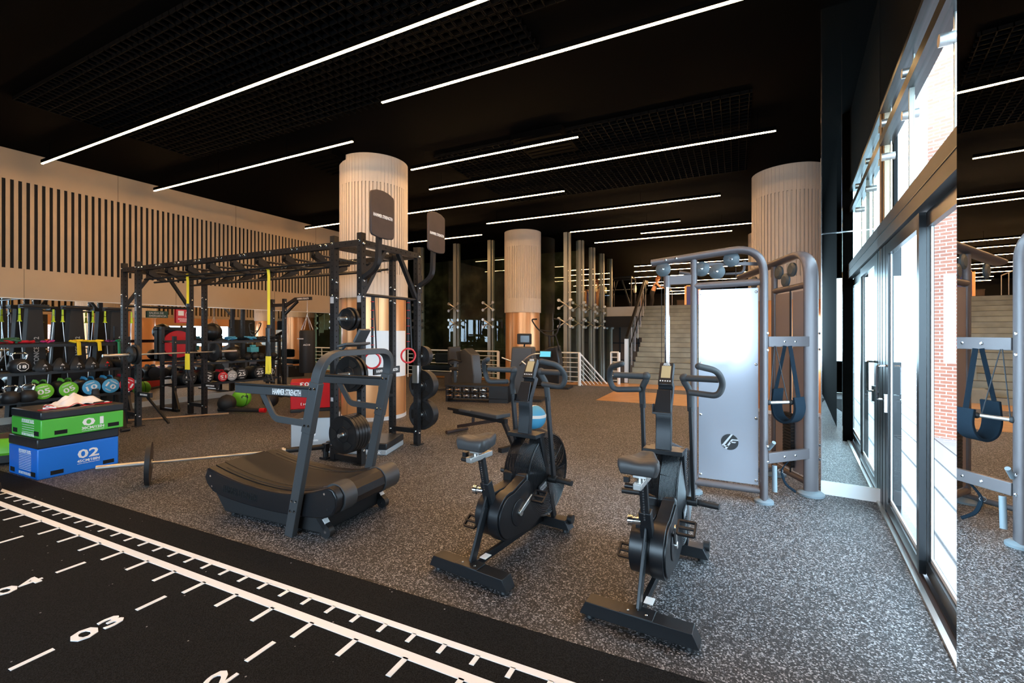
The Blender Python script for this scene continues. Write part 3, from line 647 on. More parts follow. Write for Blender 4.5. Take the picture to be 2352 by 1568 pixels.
    # moving handles
    for s_ in (-1, 1):
        m = MB(); m.rect([(s_*0.165, 0.86, 0.44), (s_*0.16, 0.76, 1.13)], 0.045, 0.022, ref=(0, 1, 0))
        m.cyl((s_*0.1, 0.86, 0.46), (s_*0.19, 0.86, 0.46), 0.03)
        ar = m.build('handle_arm', BLK, t, bevel=0.003)
        m = MB()
        m.tube(fillet([(s_*0.16, 0.77, 1.1), (s_*0.16, 0.74, 1.24), (s_*0.12, 0.72, 1.31), (s_*0.15, 0.72, 1.33)], 0.05), 0.022, n=12, rs=None)
        m.tube([(s_*0.12, 0.72, 1.325), (s_*0.34, 0.66, 1.33)], 0.021, n=12)
        m.ball((s_*0.125, 0.72, 1.325), 0.03)
        m.tube(fillet([(s_*0.24, 0.52, 1.42), (s_*0.345, 0.60, 1.39), (s_*0.37, 0.66, 1.3), (s_*0.34, 0.66, 1.225), (s_*0.17, 0.68, 1.235)], 0.07), 0.02, n=12)
        for q in ((s_*0.24, 0.52, 1.42), (s_*0.17, 0.68, 1.235)): m.ball(q, 0.02)
        m.build('grip', BIKG, ar)
        m = MB(); m.cyl((s_*0.19, 0.86, 0.46), (s_*0.33, 0.84, 0.46), 0.021)
        for k in range(4): m.cyl((s_*(0.2+k*0.03), 0.86, 0.46), (s_*(0.212+k*0.03), 0.857, 0.46), 0.0235)
        m.build('foot_peg', RUB, ar)
    MB().box((0.035, 0.12, 0.115), (0.05, 0.07, 0.004)).build('sticker', WHT, t)
    return t
make_bike((-1.57, 2.57, 0), -R(7), 'charcoal air bike with big wire fan cage, nearer the treadmill', None)
make_bike((-0.48, 2.53, 0), -R(3.5), 'charcoal air bike with big wire fan cage, nearest, in front of the grey cable machine', False)

# ================================================================ CURVED TREADMILL
def make_treadmill():
    t = thing('treadmill', 'dark curved manual treadmill with arched frame facing right', 'treadmill', (-3.24, 2.52, 0), R(3.5))
    def top(s_):  # concave deck height
        return 0.30+0.11*((s_+0.2)/0.85)**2 if s_ < -0.2 else 0.30+0.13*((s_+0.2)/0.62)**2
    xs = [-1.05+1.42*i/24 for i in range(25)]
    out = [(x, top(x)) for x in xs]
    out += [(0.42, 0.40), (0.46, 0.345), (0.46, 0.27), (0.42, 0.2), (0.34, 0.165)]
    out += [(x, 0.13+0.06*((x+0.2)/0.8)**2) for x in [0.25-0.1*i for i in range(12)]]
    out += [(-0.98, 0.2), (-1.06, 0.27), (-1.085, 0.33)]
    for w0, w1 in ((0.02, 0.1), (0.7, 0.78)):
        sg = 1 if w0 > 0.3 else -1
        m = MB(); m.prism(out, lambda u, v, w_: (u, w_, v), w0, w1)
        so = m.build('side_cover', PLAS, t, bevel=0.012)
        m = MB(); m.prism([(u*0.985-0.004, 0.272+(v-0.272)*0.86) for u, v in out], lambda u, v, w_: (u, w_, v), (w0-0.004 if sg < 0 else w1), (w0 if sg < 0 else w1+0.004)); yy = w0-0.005 if sg < 0 else w1+0.005
        for q in ((-1.0, 0.34), (-0.98, 0.25), (0.34, 0.36), (0.37, 0.24)): m.cyl((q[0], yy-0.002, q[1]), (q[0], yy+0.002, q[1]), 0.009, 1, n=10)
        if sg < 0: m.text('HAMMER STRENGTH', (-0.62, w0-0.0045, 0.235), (1, 0, -0.08), (0.08, 0, 1), w=0.42, h=0.06, m=2)
        m.build('side_plate', [PLAS, CHR, HOLE], so)
    # belt and deck trims
    def strip(w0, w1, dz, x0, x1, mt, nm, th=0.012):
        m = MB(); P = [x0+(x1-x0)*i/30 for i in range(31)]
        vs = []
        for x in P: vs += [(x, w0, top(x)+dz), (x, w1, top(x)+dz), (x, w1, top(x)+dz-th), (x, w0, top(x)+dz-th)]
        fs = [(i*4+j, i*4+(j+1) % 4, i*4+4+(j+1) % 4, i*4+4+j) for i in range(30) for j in range(4)]+[(3, 2, 1, 0), (120, 121, 122, 123)]
        m.add(vs, [tuple(reversed(f_)) for f_ in fs]); m.build(nm, mt, t)
    strip(0.19, 0.61, 0.004, -1.06, 0.36, RUB, 'running_belt'); strip(0.1, 0.185, 0.003, -1.05, 0.3, PLAS, 'foot_rail'); strip(0.615, 0.7, 0.003, -1.05, 0.3, PLAS, 'foot_rail')
    strip(0.13, 0.145, 0.006, -0.95, 0.2, BLK2, 'grip_strip', 0.005); strip(0.655, 0.67, 0.006, -0.95, 0.2, BLK2, 'grip_strip', 0.005)
    m = MB(); m.cyl((0.36, 0.1, 0.3), (0.36, 0.24, 0.3), 0.118, n=32); m.cyl((0.36, 0.6, 0.3), (0.36, 0.8, 0.3), 0.118, n=32)
    each(m, 'roller_cap', GREY, t, bevel=0.004)
    m = MB(); m.cyl((0.36, 0.24, 0.3), (0.36, 0.6, 0.3), 0.112, n=11); m.cyl((-0.99, 0.1, 0.28), (-0.99, 0.7, 0.28), 0.08, n=16)
    each(m, 'roller', PLAS, t, sm=False)
    # base pan
    m = MB(); m.prism([(-0.86, 0.03), (0.27, 0.02), (0.3, 0.17), (-1.0, 0.2)], lambda u, v, w_: (u, w_, v), 0.05, 0.75); m.build('base', BLK2, t, bevel=0.01)
    m = MB()
    for wv in (0.1, 0.7): m.cyl((-0.8, wv, 0.0), (-0.8, wv, 0.04), 0.025)
    each(m, 'levelling_foot', RUB, t)
    for wv in (0.06, 0.74):
        m = MB(); m.rect([(0.24, wv, 0.17), (0.33, wv, 0.08)], 0.05, 0.05, ref=(0, 1, 0)); m.box((0.315, wv, 0.13), (0.045, 0.052, 0.004), 1, M=Matrix.Rotation(R(50), 4, 'Y'))
        br = m.build('wheel_bracket', [BLK, WHT], t)
        MB().cyl((0.33, wv-0.025, 0.05), (0.33, wv+0.025, 0.05), 0.05, n=24).cyl((0.33, wv-0.028, 0.05), (0.33, wv+0.028, 0.05), 0.012, 1, n=10).build('wheel', [RUB, CHR], br)
    # arch frame, leaning forward
    sl = lambda z: 0.03+0.225*z
    pth = fillet([(0, -0.03, 0.0), (0, -0.03, 1.46), (0, 0.83, 1.46), (0, 0.83, 0.3)], 0.2, 10)
    pth = [Vector((sl(p[2]), p[1], p[2])) for p in pth]
    m = MB(); m.rect(pth, 0.085, 0.05, ref=(1, 0, -0.0))
    for wv in (-0.03, 0.83): m.rect([(sl(0.84), wv, 0.84), (sl(1.24), wv, 1.24)], 0.094, 0.06, ref=(1, 0, 0))
    for z in (1.19, 0.9, 0.29, 0.21):
        for dx in (-0.02, 0.022):
            m.lathe([(0.011, 0), (0.011, 0.004), (0.006, 0.009)], (sl(z)+dx, -0.056 if z < 0.5 else -0.061, z), (0, -1, 0), 10, 1)
            if z > 0.5: m.lathe([(0.011, 0), (0.011, 0.004), (0.006, 0.009)], (sl(z)+dx, 0.8, z), (0, -1, 0), 10, 1)
    m.build('arch_frame', [GREY, CHR], t, bevel=0.006)
    for wv in (-0.04, 0.82):
        m = MB(); m.bb(-0.58, sl(1.17)-0.03, wv-0.018, wv+0.018, 1.12, 1.185)
        ra = m.build('handrail', GREY, t, bevel=0.004)
        MB().bb(-0.58, sl(1.19)-0.03, wv-0.024, wv+0.024, 1.188, 1.207).build('rail_cap', RUB, ra, bevel=0.005)
        MB().rect(fillet([(-0.27, wv, 1.13), (-0.13, wv, 0.93), (sl(0.9), wv, 0.915)], 0.05), 0.055, 0.02, ref=(0, 0, 1)).build('rail_brace', GREY, ra, bevel=0.003)
        if wv < 0: MB().text('HAMMER STRENGTH', (0.02, wv-0.019, 1.152), (1, 0, 0), (0, 0, 1), w=0.31, h=0.048).build('lettering', WHT, ra)
    m = MB(); m.box((0.33, 0.36, 1.525), (0.1, 0.3, 0.02), M=Matrix.Rotation(R(-12), 4, 'Y')); m.rect([(0.3, 0.22, 1.46), (0.34, 0.26, 1.53)], 0.03, 0.008, ref=(0, 1, 0)); m.rect([(0.3, 0.48, 1.46), (0.34, 0.46, 1.55)], 0.03, 0.008, ref=(0, 1, 0)); cn = m.build('console_tray', GREY, t, bevel=0.003)
    m = MB(); m.box((0.36, 0.42, 1.6), (0.025, 0.13, 0.13), M=Matrix.Rotation(R(32), 4, 'Y')); m.build('console', GREY, cn, bevel=0.004)
make_treadmill()

# ================================================================ CABLE MACHINE
def make_cable():
    t = thing('cable_machine', 'tall grey oval tube cable machine with frosted white front panel', 'cable machine', (0, 4.98, 0))
    OV = (0.037, 0.07)
    def bolts(m, pts, ax=(0, -1, 0), mi=1):
        for p in pts: m.lathe([(0.013, 0), (0.013, 0.004), (0.007, 0.009)], p, ax, 10, mi)
    # front frame along X
    m = MB(); m.tube(fillet([(-0.80, 0, 2.36), (0.24, 0, 2.46), (0.24, 0, 0.03)], 0.28, 10), (0.068, 0.037), 0, 20, ref=(0, 1, 0))
    bolts(m, [(0.24+0.03, -0.045, z) for z in (1.62, 1.46, 0.55, 0.4)], (0.3, -1, 0)); bolts(m, [(-0.65, -0.07, 2.375), (-0.55, -0.07, 2.385)])
    m.build('bent_upright', [LFF, CHR], t)
    m = MB(); m.tube([(-0.385, 0, 0.03), (-0.385, 0, 2.4)], 0.033, 0, 16); m.tube([(-0.385, 0, 2.1), (0.21, 0, 2.115)], 0.033, 0, 16); m.tube([(-0.385, 0, 0.11), (0.21, 0, 0.11)], 0.033, 0, 16)
    m.rect([(-0.66, 0, 2.17), (-0.39, 0, 2.17)], 0.09, 0.05)
    m.build('inner_frame', LFF, t)
    for x in (-0.385, 0.24): MB().lathe([(0.085, 0), (0.085, 0.022), (0.055, 0.045), (0.05, 0.045)], (x, 0, 0)).build('foot_flange', FLG, t)
    m = MB().bb(-0.34, 0.195, -0.008, 0.008, 0.16, 2.06); 
    fp = m.build('front_panel', LFP, t, bevel=0.003)
    m = MB(); bolts(m, [(x, -0.009, z) for x in (-0.32, 0.175) for z in (0.2, 0.8, 1.32, 2.02)], mi=0); each(m, 'panel_bolt', CHR, fp)
    # roundel emblem with two strokes
    m = MB(); m.lathe([(0.078, 0), (0.078, 0.002)], (-0.055, -0.009, 0.55), (0, -1, 0), 40); m.build('emblem', BLK2, fp)
    m = MB(); P_ = lambda u, v, w_: (-0.055+u, -0.0112-w_, 0.55+v)
    for q in ([(0.012, 0.078), (0.028, 0.075), (-0.045, -0.035), (-0.061, -0.05), (-0.07, -0.035)], [(-0.066, -0.048), (-0.058, -0.036), (-0.008, -0.036), (-0.016, -0.05)],
              [(0.01, 0.018), (0.018, 0.03), (0.073, 0.03), (0.077, 0.018)], [(0.01, 0.018), (0.026, 0.018), (-0.028, -0.074), (-0.044, -0.064)], [(0.0, -0.006), (0.008, 0.005), (0.058, 0.005), (0.05, -0.006)]): m.prism(q, P_, 0, 0.001)
    m.build('emblem_stroke', GPRT, fp)
    # chrome guide post with carriage
    m = MB().cyl((-0.645, 0, 0.03), (-0.645, 0, 2.12), 0.027, 0, 20); m.build('guide_post', CHR, t)
    m = MB().cyl((-0.645, 0, 2.1), (-0.645, 0, 2.22), 0.036).lathe([(0.085, 0), (0.085, 0.022), (0.045, 0.045)], (-0.645, 0, 0)); each(m, 'post_collar', LFF, t)
    m = MB().cyl((-0.7, 0.0, 0.1), (-0.7, 0.0, 2.3), 0.003, n=6).cyl((-0.12, 0.05, 1.9), (-0.12, 0.05, 2.3), 0.003, n=6).cyl((-0.0, 0.05, 1.9), (-0.0, 0.05, 2.3), 0.003, n=6); each(m, 'cable', BLK2, t)
    for (x, y, z) in ((-0.68, 0, 2.285), (-0.31, 0.03, 2.27), (-0.17, 0.03, 2.235), (-0.04, 0.03, 2.35)):
        m = MB(); m.lathe([(0.0001, -0.004), (0.045, 0), (0.05, 0.004), (0.068, 0.006), (0.075, 0.012), (0.075, 0.03), (0.055, 0.034)], (x, y-0.05, z), (0, 1, 0), 32); bolts(m, [(x, y-0.054, z)])
        m.build('pulley', [PUL, CHR], t)
    m = MB().rect([(-0.35, 0.03, 2.32), (0.1, 0.03, 2.3), (0.22, 0.1, 2.3)], 0.03, 0.03).tube(fillet([(-0.1, 0.1, 2.22), (0.07, 0.1, 2.22), (0.08, 0.1, 2.34)], 0.05), 0.014).tube([(-0.55, 0.25, 2.28), (-0.38, 0.25, 2.24)], 0.02); m.build('top_bracket', LFF, t)
    # second frame, set at an angle
    px, py = 0.675, 0.44; dx, dy = -0.42, 0.907
    q = lambda s_, z, o=0.0: (px+dx*s_+dy*o, py+dy*s_-dx*o, z)
    m = MB(); m.tube(fillet([q(1.45, 2.36), q(0, 2.46), q(0, 0.03)], 0.28, 10), (0.072, 0.038), 0, 20, ref=(dy, -dx, 0))
    bolts(m, [q(-0.02, z, 0.072) for z in (1.62, 1.46, 0.5, 0.36)], (dy, -dx, 0)); m.build('bent_upright', [LFF, CHR], t)
    m = MB(); m.tube([q(0.66, 0.03), q(0.66, 2.4)], 0.033, 0, 16); m.tube([q(0.66, 2.1), q(0.03, 2.115)], 0.033); m.tube([q(0.66, 0.11), q(0.03, 0.11)], 0.033); m.build('inner_frame', LFF, t)
    for s_ in (0, 0.66): MB().lathe([(0.12, 0), (0.12, 0.02), (0.085, 0.045)], q(s_, 0)).build('foot_flange', FLG, t)
    m = MB()
    for s0, s1 in ((0.05, 0.29), (0.34, 0.62)): m.add([q(s0, 0.16, -0.01), q(s1, 0.16, -0.01), q(s1, 2.06, -0.01), q(s0, 2.06, -0.01), q(s0, 0.16, 0.01), q(s1, 0.16, 0.01), q(s1, 2.06, 0.01), q(s0, 2.06, 0.01)], [(3, 2, 1, 0), (4, 5, 6, 7), (0, 1, 5, 4), (1, 2, 6, 5), (2, 3, 7, 6), (3, 0, 4, 7)])
    each(m, 'side_panel', LFS, t, bevel=0.003)
    m = MB().cyl(q(0.315, 0.1, -0.02), q(0.315, 2.1, -0.02), 0.008, n=8)
    for k in range(18): z = 0.2+k*0.032; m.add([q(0.24, z, -0.06), q(0.39, z, -0.06), q(0.39, z+0.026, -0.06), q(0.24, z+0.026, -0.06), q(0.24, z, -0.02), q(0.39, z, -0.02), q(0.39, z+0.026, -0.02), q(0.24, z+0.026, -0.02)], [(3, 2, 1, 0), (4, 5, 6, 7), (0, 1, 5, 4), (1, 2, 6, 5), (2, 3, 7, 6), (3, 0, 4, 7)])
    m.build('weight_stack', BLK, t)
    for (s_, z) in ((0.3, 2.3), (0.42, 2.2), (0.55, 2.3), (1.1, 2.25)):
        MB().lathe([(0.045, 0), (0.05, 0.004), (0.068, 0.006), (0.075, 0.012), (0.075, 0.03), (0.055, 0.034)], q(s_, z, -0.03), (dy, -dx, 0), 32).build('pulley', PUL, t)
    for z in (1.54, 0.42):
        m = MB(); a = Vector((0.27, 0.03, z)); b_ = Vector((0.645, 0.41, z)); m.rect([a, b_], 0.1, 0.04); d_ = (b_-a).normalized(); nn = (d_[1], -d_[0], 0)
        bolts(m, [a+d_*k+Vector(nn)*0.02 for k in (0.2, 0.34)], nn)
        m.build('cross_member', [LFF, CHR], t, bevel=0.008)
    m = MB().cyl((0.33, 0.02, 0.36), (0.33, -0.02, 0.12), 0.022).cyl((0.28, -0.01, 0.52), (0.32, -0.08, 0.6), 0.018); each(m, 'storage_peg', FLG, t)
    # base links
    MB().tube([q(0.66, 0.06), (-0.385, 0.5, 0.06), (-0.385, 0.03, 0.06)], 0.03).build('base_link', LFF, t)
    # things hanging from the upper cross member
    a = Vector((0.27, 5.01, 0)); 
    s2 = thing('ab_sling', 'dark blue grey padded sling strap hanging from the cable machine cross member', 'strap', (0.45, 5.1, 1.5), R(-38))
    m = MB(); m.rect([(-0.03, 0, 0.0), (-0.1, -0.03, -0.42)], 0.03, 0.004, ref=(1, 0.9, 0)); m.rect([(0.02, 0, 0.0), (0.1, 0.0, -0.48)], 0.035, 0.004, ref=(1, 0.9, 0)); each(m, 'strap', BWEB, s2)
    m = MB(); P_ = [(-0.1, 0, -0.42), (-0.12, 0, -0.6), (-0.09, 0, -0.7), (0, 0, -0.74), (0.08, 0, -0.7), (0.12, 0, -0.6), (0.1, 0, -0.48)]; m.rect(fillet(P_, 0.05, 4), 0.15, 0.022, ref=(0, 1, 0)); m.build('pad', BWEB, s2, bevel=0.004)
    h = thing('triceps_grip', 'black and steel cable grip hanging beside the dark sling strap', 'handle', (0.36, 5.0, 1.5))
    MB().cyl((-0.03, 0, 0), (-0.07, -0.02, -0.54), 0.004, n=6).cyl((-0.02, 0, 0), (0.08, 0.02, -0.52), 0.004, n=6).build('cord', WEB, h)
    MB().cyl((-0.07, -0.02, -0.54), (0.1, 0.02, -0.53), 0.016).ball((-0.08, -0.02, -0.54), 0.025, 1).ball((0.11, 0.02, -0.53), 0.025, 1).build('grip', [STL, BLK2], h)
    h = thing('ankle_strap', 'looped dark ankle strap with metal rings hanging low on the cable machine', 'strap', (0.5, 5.25, 0.42))
    MB().rect(fillet([(0, 0, -0.02), (-0.1, 0, -0.16), (-0.06, 0, -0.3), (0.03, 0, -0.36)], 0.05), 0.045, 0.006, ref=(0.4, 1, 0)).build('strap', BWEB, h)
    MB().tube([(-0.1+0.02*math.cos(k*PI/6), 0, -0.17+0.02*math.sin(k*PI/6)) for k in range(12)], 0.004, n=6, closed=True).build('ring', CHR, h)
make_cable()
# ================================================================ RIG
def weight_plate(loc, ax, r, th, label, mat_=IRON, style=0):
    t = thing('weight_plate', label, 'weight plate', loc, 0, 'weight plates stored on the rig')
    ax = Vector(ax).normalized(); m = MB()
    m.lathe([(0.026, 0), (0.05, 0), (0.055, 0.004), (0.35*r/0.225*0.3+0.02, 0.004), (r*0.86, 0.002), (r*0.9, -0.001), (r, 0), (r, th), (r*0.9, th+0.001), (0.055, th), (0.026, th)], (0, 0, 0), ax, 40)
    m.build('disc', mat_, t)
    u = Vector((0, 0, 1)); v = ax.cross(u).normalized(); n_ = -ax
    if r > 0.15:
        m = MB()
        for k in range(3):
            a0 = k*2*PI/3+0.5; pts = []
            for i in range(7): a = a0+(i-3)*0.14; pts.append((0.82*r*math.cos(a), 0.82*r*math.sin(a)))
            for i in range(7): a = a0-(i-3)*0.10; pts.append((0.45*r*math.cos(a), 0.45*r*math.sin(a)))
            m.prism(pts, lambda p, q, w_: tuple(u*p+v*q+n_*w_), 0.0005, 0.003, 1)
        m.tube([u*(r*0.42*math.cos(k*PI/4))+v*(r*0.42*math.sin(k*PI/4))+n_*0.002 for k in range(8)], 0.003, 0, n=5, closed=True)
        m.build('grip_opening', [IRON, HOLE], t)
    MB().lathe([(0.022, -0.02), (0.03, -0.004), (0.03, 0.002)], (0, 0, 0), ax, 16).build('hub_ring', STL, t)
    return t
def holes(m, x, y, z0, z1, faces, step=0.1, w=0.038, mi=1, r=0.011):
    z = z0
    while z < z1:
        for fx, fy in faces:
            m.lathe([(r, 0), (r, 0.0008)], (x+fx*w, y+fy*w, z), (fx, fy, 0), 8, mi)
        z += step
def bolt(m, p, ax, mi=2, r=0.018): m.lathe([(r, 0), (r, 0.006), (r*0.7, 0.014), (0.0001, 0.017)], p, ax, 10, mi)
HR = 2.86
def make_rig():
    X = (-9.79, -9.33, -4.62, -4.16); Y = (4.23, 5.33)
    t = thing('training_rig', 'long black steel monkey bar rig with chrome bolts', 'rig', (0, 0, 0))
    MT = [BLK, HOLE, CHR]
    for x in X:
        for y in Y:
            m = MB().bb(x-0.038, x+0.038, y-0.038, y+0.038, 0.008, HR); m.bb(x-0.07, x+0.07, y-0.07, y+0.07, 0, 0.01)
            holes(m, x, y, 0.15, HR-0.05, [(0, -1), (1, 0)], 0.075)
            for z in (0.2, 2.1, 2.3, 2.76): bolt(m, (x, y-0.038, z), (0, -1, 0)); bolt(m, (x+0.038, y, z-0.03), (1, 0, 0))
            m.build('post', MT, t, bevel=0.003)
    for y in Y:
        m = MB().bb(X[0], X[3], y-0.036, y+0.036, 2.7, 2.775)
        x = X[0]+0.1
        while x < X[3]: m.lathe([(0.011, 0), (0.011, 0.0008)], (x, y-0.036, 2.737), (0, -1, 0), 8, 1); x += 0.1
        for k in range(9):
            for d in (-0.05, 0.05): bolt(m, (X[1]+0.15+k*0.55+d, y-0.036, 2.745), (0, -1, 0), r=0.02)
        m.build('long_beam', MT, t, bevel=0.003)
        m = MB()
        for yy, z in ((y+(0.1 if y < 5 else -0.1), 2.56), (y+(0.25 if y < 5 else -0.25), 2.52)): m.cyl((X[1], yy, z), (X[2], yy, z), 0.017, n=10)
        each(m, 'pull_up_pipe', BLK, t)
    for x in X:
        m = MB().bb(x-0.036, x+0.036, Y[0], Y[1], 2.7, 2.775)
        y = Y[0]+0.1
        while y < Y[1]: m.lathe([(0.011, 0), (0.011, 0.0008)], (x+0.036, y, 2.737), (1, 0, 0), 8, 1); y += 0.1
        m.build('cross_beam', MT, t, bevel=0.003)
    for k in range(8):
        x = X[1]+0.3+k*0.575
        MB().cyl((x, Y[0], 2.66), (x, Y[1], 2.66), 0.016, n=8).build('rung', BLK, t)
        for y, s_ in ((Y[0], 1), (Y[1], -1)):
            m = MB()
            for dx in (-0.045, 0.04): m.prism([(0, 2.72), (0.0, 2.62), (s_*0.24, 2.51), (s_*0.27, 2.54), (s_*0.08, 2.68)], lambda u, v, w_: (x+dx+w_, y+u, v), 0, 0.006)
            bolt(m, (x, y+s_*0.14, 2.6), (0, -1, 0), 1, 0.013)
            m.build('bracket', [BLK, CHR], t)
    for x in (X[0], X[3]):
        for y, s_ in ((Y[0], 1), (Y[1], -1)): MB().rect([(x, y+s_*0.03, 2.12), (x, y+s_*0.42, 2.72)], 0.06, 0.05, ref=(1, 0, 0)).build('diagonal_brace', BLK, t, bevel=0.003)
        MB().cyl((x, Y[0]+0.03, 2.1), (x, Y[1]-0.03, 2.1), 0.02, n=10).build('pull_up_bar', BLK, t)
    for x0, x1, y, z in ((X[0], X[1], Y[1], 0.2), (X[2], X[3], Y[1], 0.2), (X[2], X[3], Y[0], 0.05), (X[0], X[1], Y[0], 0.2)):
        MB().bb(x0+0.038, x1-0.038, y-0.03, y+0.03, z-0.035, z+0.035).build('floor_brace', BLK, t, bevel=0.003)
    # storage horns
    m = MB()
    for z in (1.79, 1.13, 0.42): m.cyl((X[3], Y[0]-0.03, z), (X[3], Y[0]-0.36, z), 0.024)
    for z in (1.28, 0.85, 0.42): m.cyl((X[3], Y[1]+0.03, z), (X[3], Y[1]+0.36, z), 0.024)
    for p in ((X[3]+0.0, Y[1]-0.036),): m.bb(p[0]-0.03, p[0]+0.06, p[1]-0.04, p[1], 0.9, 1.15)
    each(m, 'plate_horn', STL, t)
    for (x, y) in ((X[2], Y[1]), (X[1], Y[0]), (X[1], Y[1])):
        m = MB().bb(x-0.045, x+0.045, y-0.05, y-0.038, 1.1, 1.24); m.bb(x-0.045, x+0.045, y-0.12, y-0.05, 1.1, 1.125); m.bb(x-0.045, x+0.045, y-0.125, y-0.113, 1.1, 1.17); m.build('safety_hook', BLK2, t)
    MB().bb(X[2]-0.045, X[2]+0.045, Y[1]-0.12, Y[1]-0.038, 0.68, 0.72).build('safety_hook', BLK2, t)
    # padded targets on bent arms
    for y, lab in ((Y[0], ''), (Y[1], '')):
        m = MB(); m.rect(fillet([(X[3]+0.03, y, 2.3), (X[3]+0.27, y, 2.42), (X[3]+0.29, y, 2.95)], 0.2), 0.06, 0.05, ref=(0, 1, 0)); m.bb(X[3]+0.036, X[3]+0.05, y-0.05, y+0.05, 2.2, 2.45)
        ta = m.build('target_arm', BLK, t)
        pts = [(-0.19, 2.79), (-0.17, 2.775), (-0.08, 2.76), (0.08, 2.76), (0.17, 2.775), (0.19, 2.79), (0.2, 2.82), (0.2, 3.26), (0.19, 3.29), (0.1, 3.325), (0, 3.335), (-0.1, 3.325), (-0.19, 3.29), (-0.2, 3.26), (-0.2, 2.82)]
        m = MB().prism(pts, lambda u, v, w_: (X[3]+0.32+w_, y+u, v), 0, 0.03); tp = m.build('target_board', WD, ta, bevel=0.008)
        MB().text('HAMMER STRENGTH', (X[3]+0.351, y, 3.02), (0, 1, 0), (0, 0, 1), w=0.33, h=0.04).build('lettering', WHT, tp)
    MB().bb(X[3]-0.02, X[3]+0.0, 4.45, 4.95, 1.08, 1.17).text('HAMMER STRENGTH', (X[3]+0.001, 4.7, 1.125), (0, 1, 0), (0, 0, 1), w=0.42, h=0.04, m=1).build('name_plate', [BLK, WHT], t)
    # step bench foot, low name plate at the left end and small stickers
    m = MB().bb(X[1]+0.05, X[1]+0.42, Y[0]-0.02, Y[0]+0.02, 0.52, 0.6); m.text('HAMMER STRENGTH', (X[1]+0.22, Y[0]-0.0215, 0.56), (1, 0, 0), (0, 0, 1), w=0.22, h=0.03, m=1); m.rect([(X[1]+0.3, Y[0], 0.52), (X[1]+0.75, Y[0]+0.1, 0.1)], 0.03, 0.03); m.build('dip_station', [BLK, WHT], t)
    m = MB().bb(X[1]+0.05, X[1]+0.42, Y[1]-0.02, Y[1]+0.02, 0.56, 0.64); m.text('HAMMER STRENGTH', (X[1]+0.22, Y[1]-0.0215, 0.6), (1, 0, 0), (0, 0, 1), w=0.26, h=0.03, m=1); m.build('dip_station', [BLK, WHT], t)
    m = MB()
    for x in X[1:]: m.bb(x-0.03, x+0.03, Y[0]-0.0395, Y[0]-0.038, 2.0, 2.08); m.bb(x-0.022, x+0.022, Y[0]-0.0395, Y[0]-0.038, 0.75, 0.8)
    each(m, 'sticker', GPRT, t)
make_rig()
wp = 'iron weight plate on the rig corner post, '
weight_plate((-4.16, 3.98, 1.79), (0, 1, 0), 0.125, 0.03, 'small iron plate, front one of the upper pair on the rig corner post')
weight_plate((-4.16, 4.03, 1.79), (0, 1, 0), 0.14, 0.035, 'slightly larger iron plate behind the small one, high on the rig corner post')
weight_plate((-4.16, 4.02, 1.13), (0, 1, 0), 0.215, 0.035, 'scuffed grey plate with oblong openings, seen through the treadmill arch')
weight_plate((-4.16, 4.09, 1.13), (0, 1, 0), 0.215, 0.035, 'black plate right behind the scuffed grey one, seen through the treadmill arch')
weight_plate((-4.16, 3.93, 0.42), (0, 1, 0), 0.225, 0.04, 'large black plate, front of the low stack beside the treadmill frame')
for k in range(4): weight_plate((-4.16, 3.98+k*0.045, 0.42), (0, 1, 0), 0.225, 0.038, '%s plate behind the front one of the low stack beside the treadmill' % ('first', 'second', 'third', 'fourth')[k])
for z, rr, n_, w_ in ((1.28, 0.15, 2, 'upper small pair'), (0.85, 0.225, 3, 'middle large set'), (0.42, 0.225, 3, 'lowest large set')):
    for k in range(n_): weight_plate((-4.16, 5.42+k*0.055, z), (0, 1, 0), rr*(1-0.05*k), 0.045, 'glossy plate, %s from the post, %s on the right rig post' % (('nearest', 'second', 'third')[k], w_), RUB)
def barbell(name, label, p, q, z, plates):
    # p -> q bar ends
    t = thing(name, label, 'barbell', (p[0], p[1], z)); d = Vector((q[0]-p[0], q[1]-p[1], q[2]-z if len(q) > 2 else 0)); L = d.length; d.normalize()
    m = MB().cyl(d*0.0, d*0.44, 0.025).cyl(d*(L-0.44), d*L, 0.025); each(m, 'sleeve', STL, t)
    MB().cyl(d*0.44, d*(L-0.44), 0.0145).cyl(d*0.43, d*0.455, 0.037).cyl(d*(L-0.455), d*(L-0.43), 0.037).build('shaft', STL, t)
    m = MB()
    for k in range(3): m.cyl(d*(L*0.3+k*0.3), d*(L*0.3+k*0.3+0.14), 0.0155)
    each(m, 'knurling', STL, t)
    for (s_, r_, lab) in plates:
        w = thing('weight_plate', lab, 'weight plate', (p[0]+d[0]*s_, p[1]+d[1]*s_, z+d[2]*s_), 0, 'weight plates on barbells')
        m = MB().lathe([(0.026, 0.0), (0.05, -0.006), (0.055, 0), (r_*0.85, 0.004), (r_*0.88, 0), (r_, 0.003), (r_, 0.045), (r_*0.88, 0.048), (0.05, 0.048), (0.026, 0.05)], (0, 0, 0), d, 40); m.build('disc', RUB, w)
        MB().lathe([(0.0255, -0.012), (0.034, -0.004), (0.034, 0.055)], (0, 0, 0), d, 20).build('hub_ring', CHR, w)
barbell('barbell', 'chrome barbell resting on the floor, one end in the floor pivot by the rig', (-5.86, 2.29), (-4.78, 4.16, 0.16), 0.245, [(0.4, 0.225, 'single black plate standing upright on the floor barbell')])
barbell('barbell', 'barbell racked across the left end of the rig', (-9.2, 3.68), (-9.2, 5.88), 1.25, [(0.36, 0.14, 'outer of two small plates on the near end of the racked barbell'), (0.42, 0.17, 'inner of two small plates on the near end of the racked barbell'), (1.76, 0.17, 'small plate on the far end of the racked barbell')])
lm = thing('landmine_pivot', 'black swivelling barbell pivot clamped to the foot of the rig', 'barbell pivot', (-4.74, 4.2, 0))
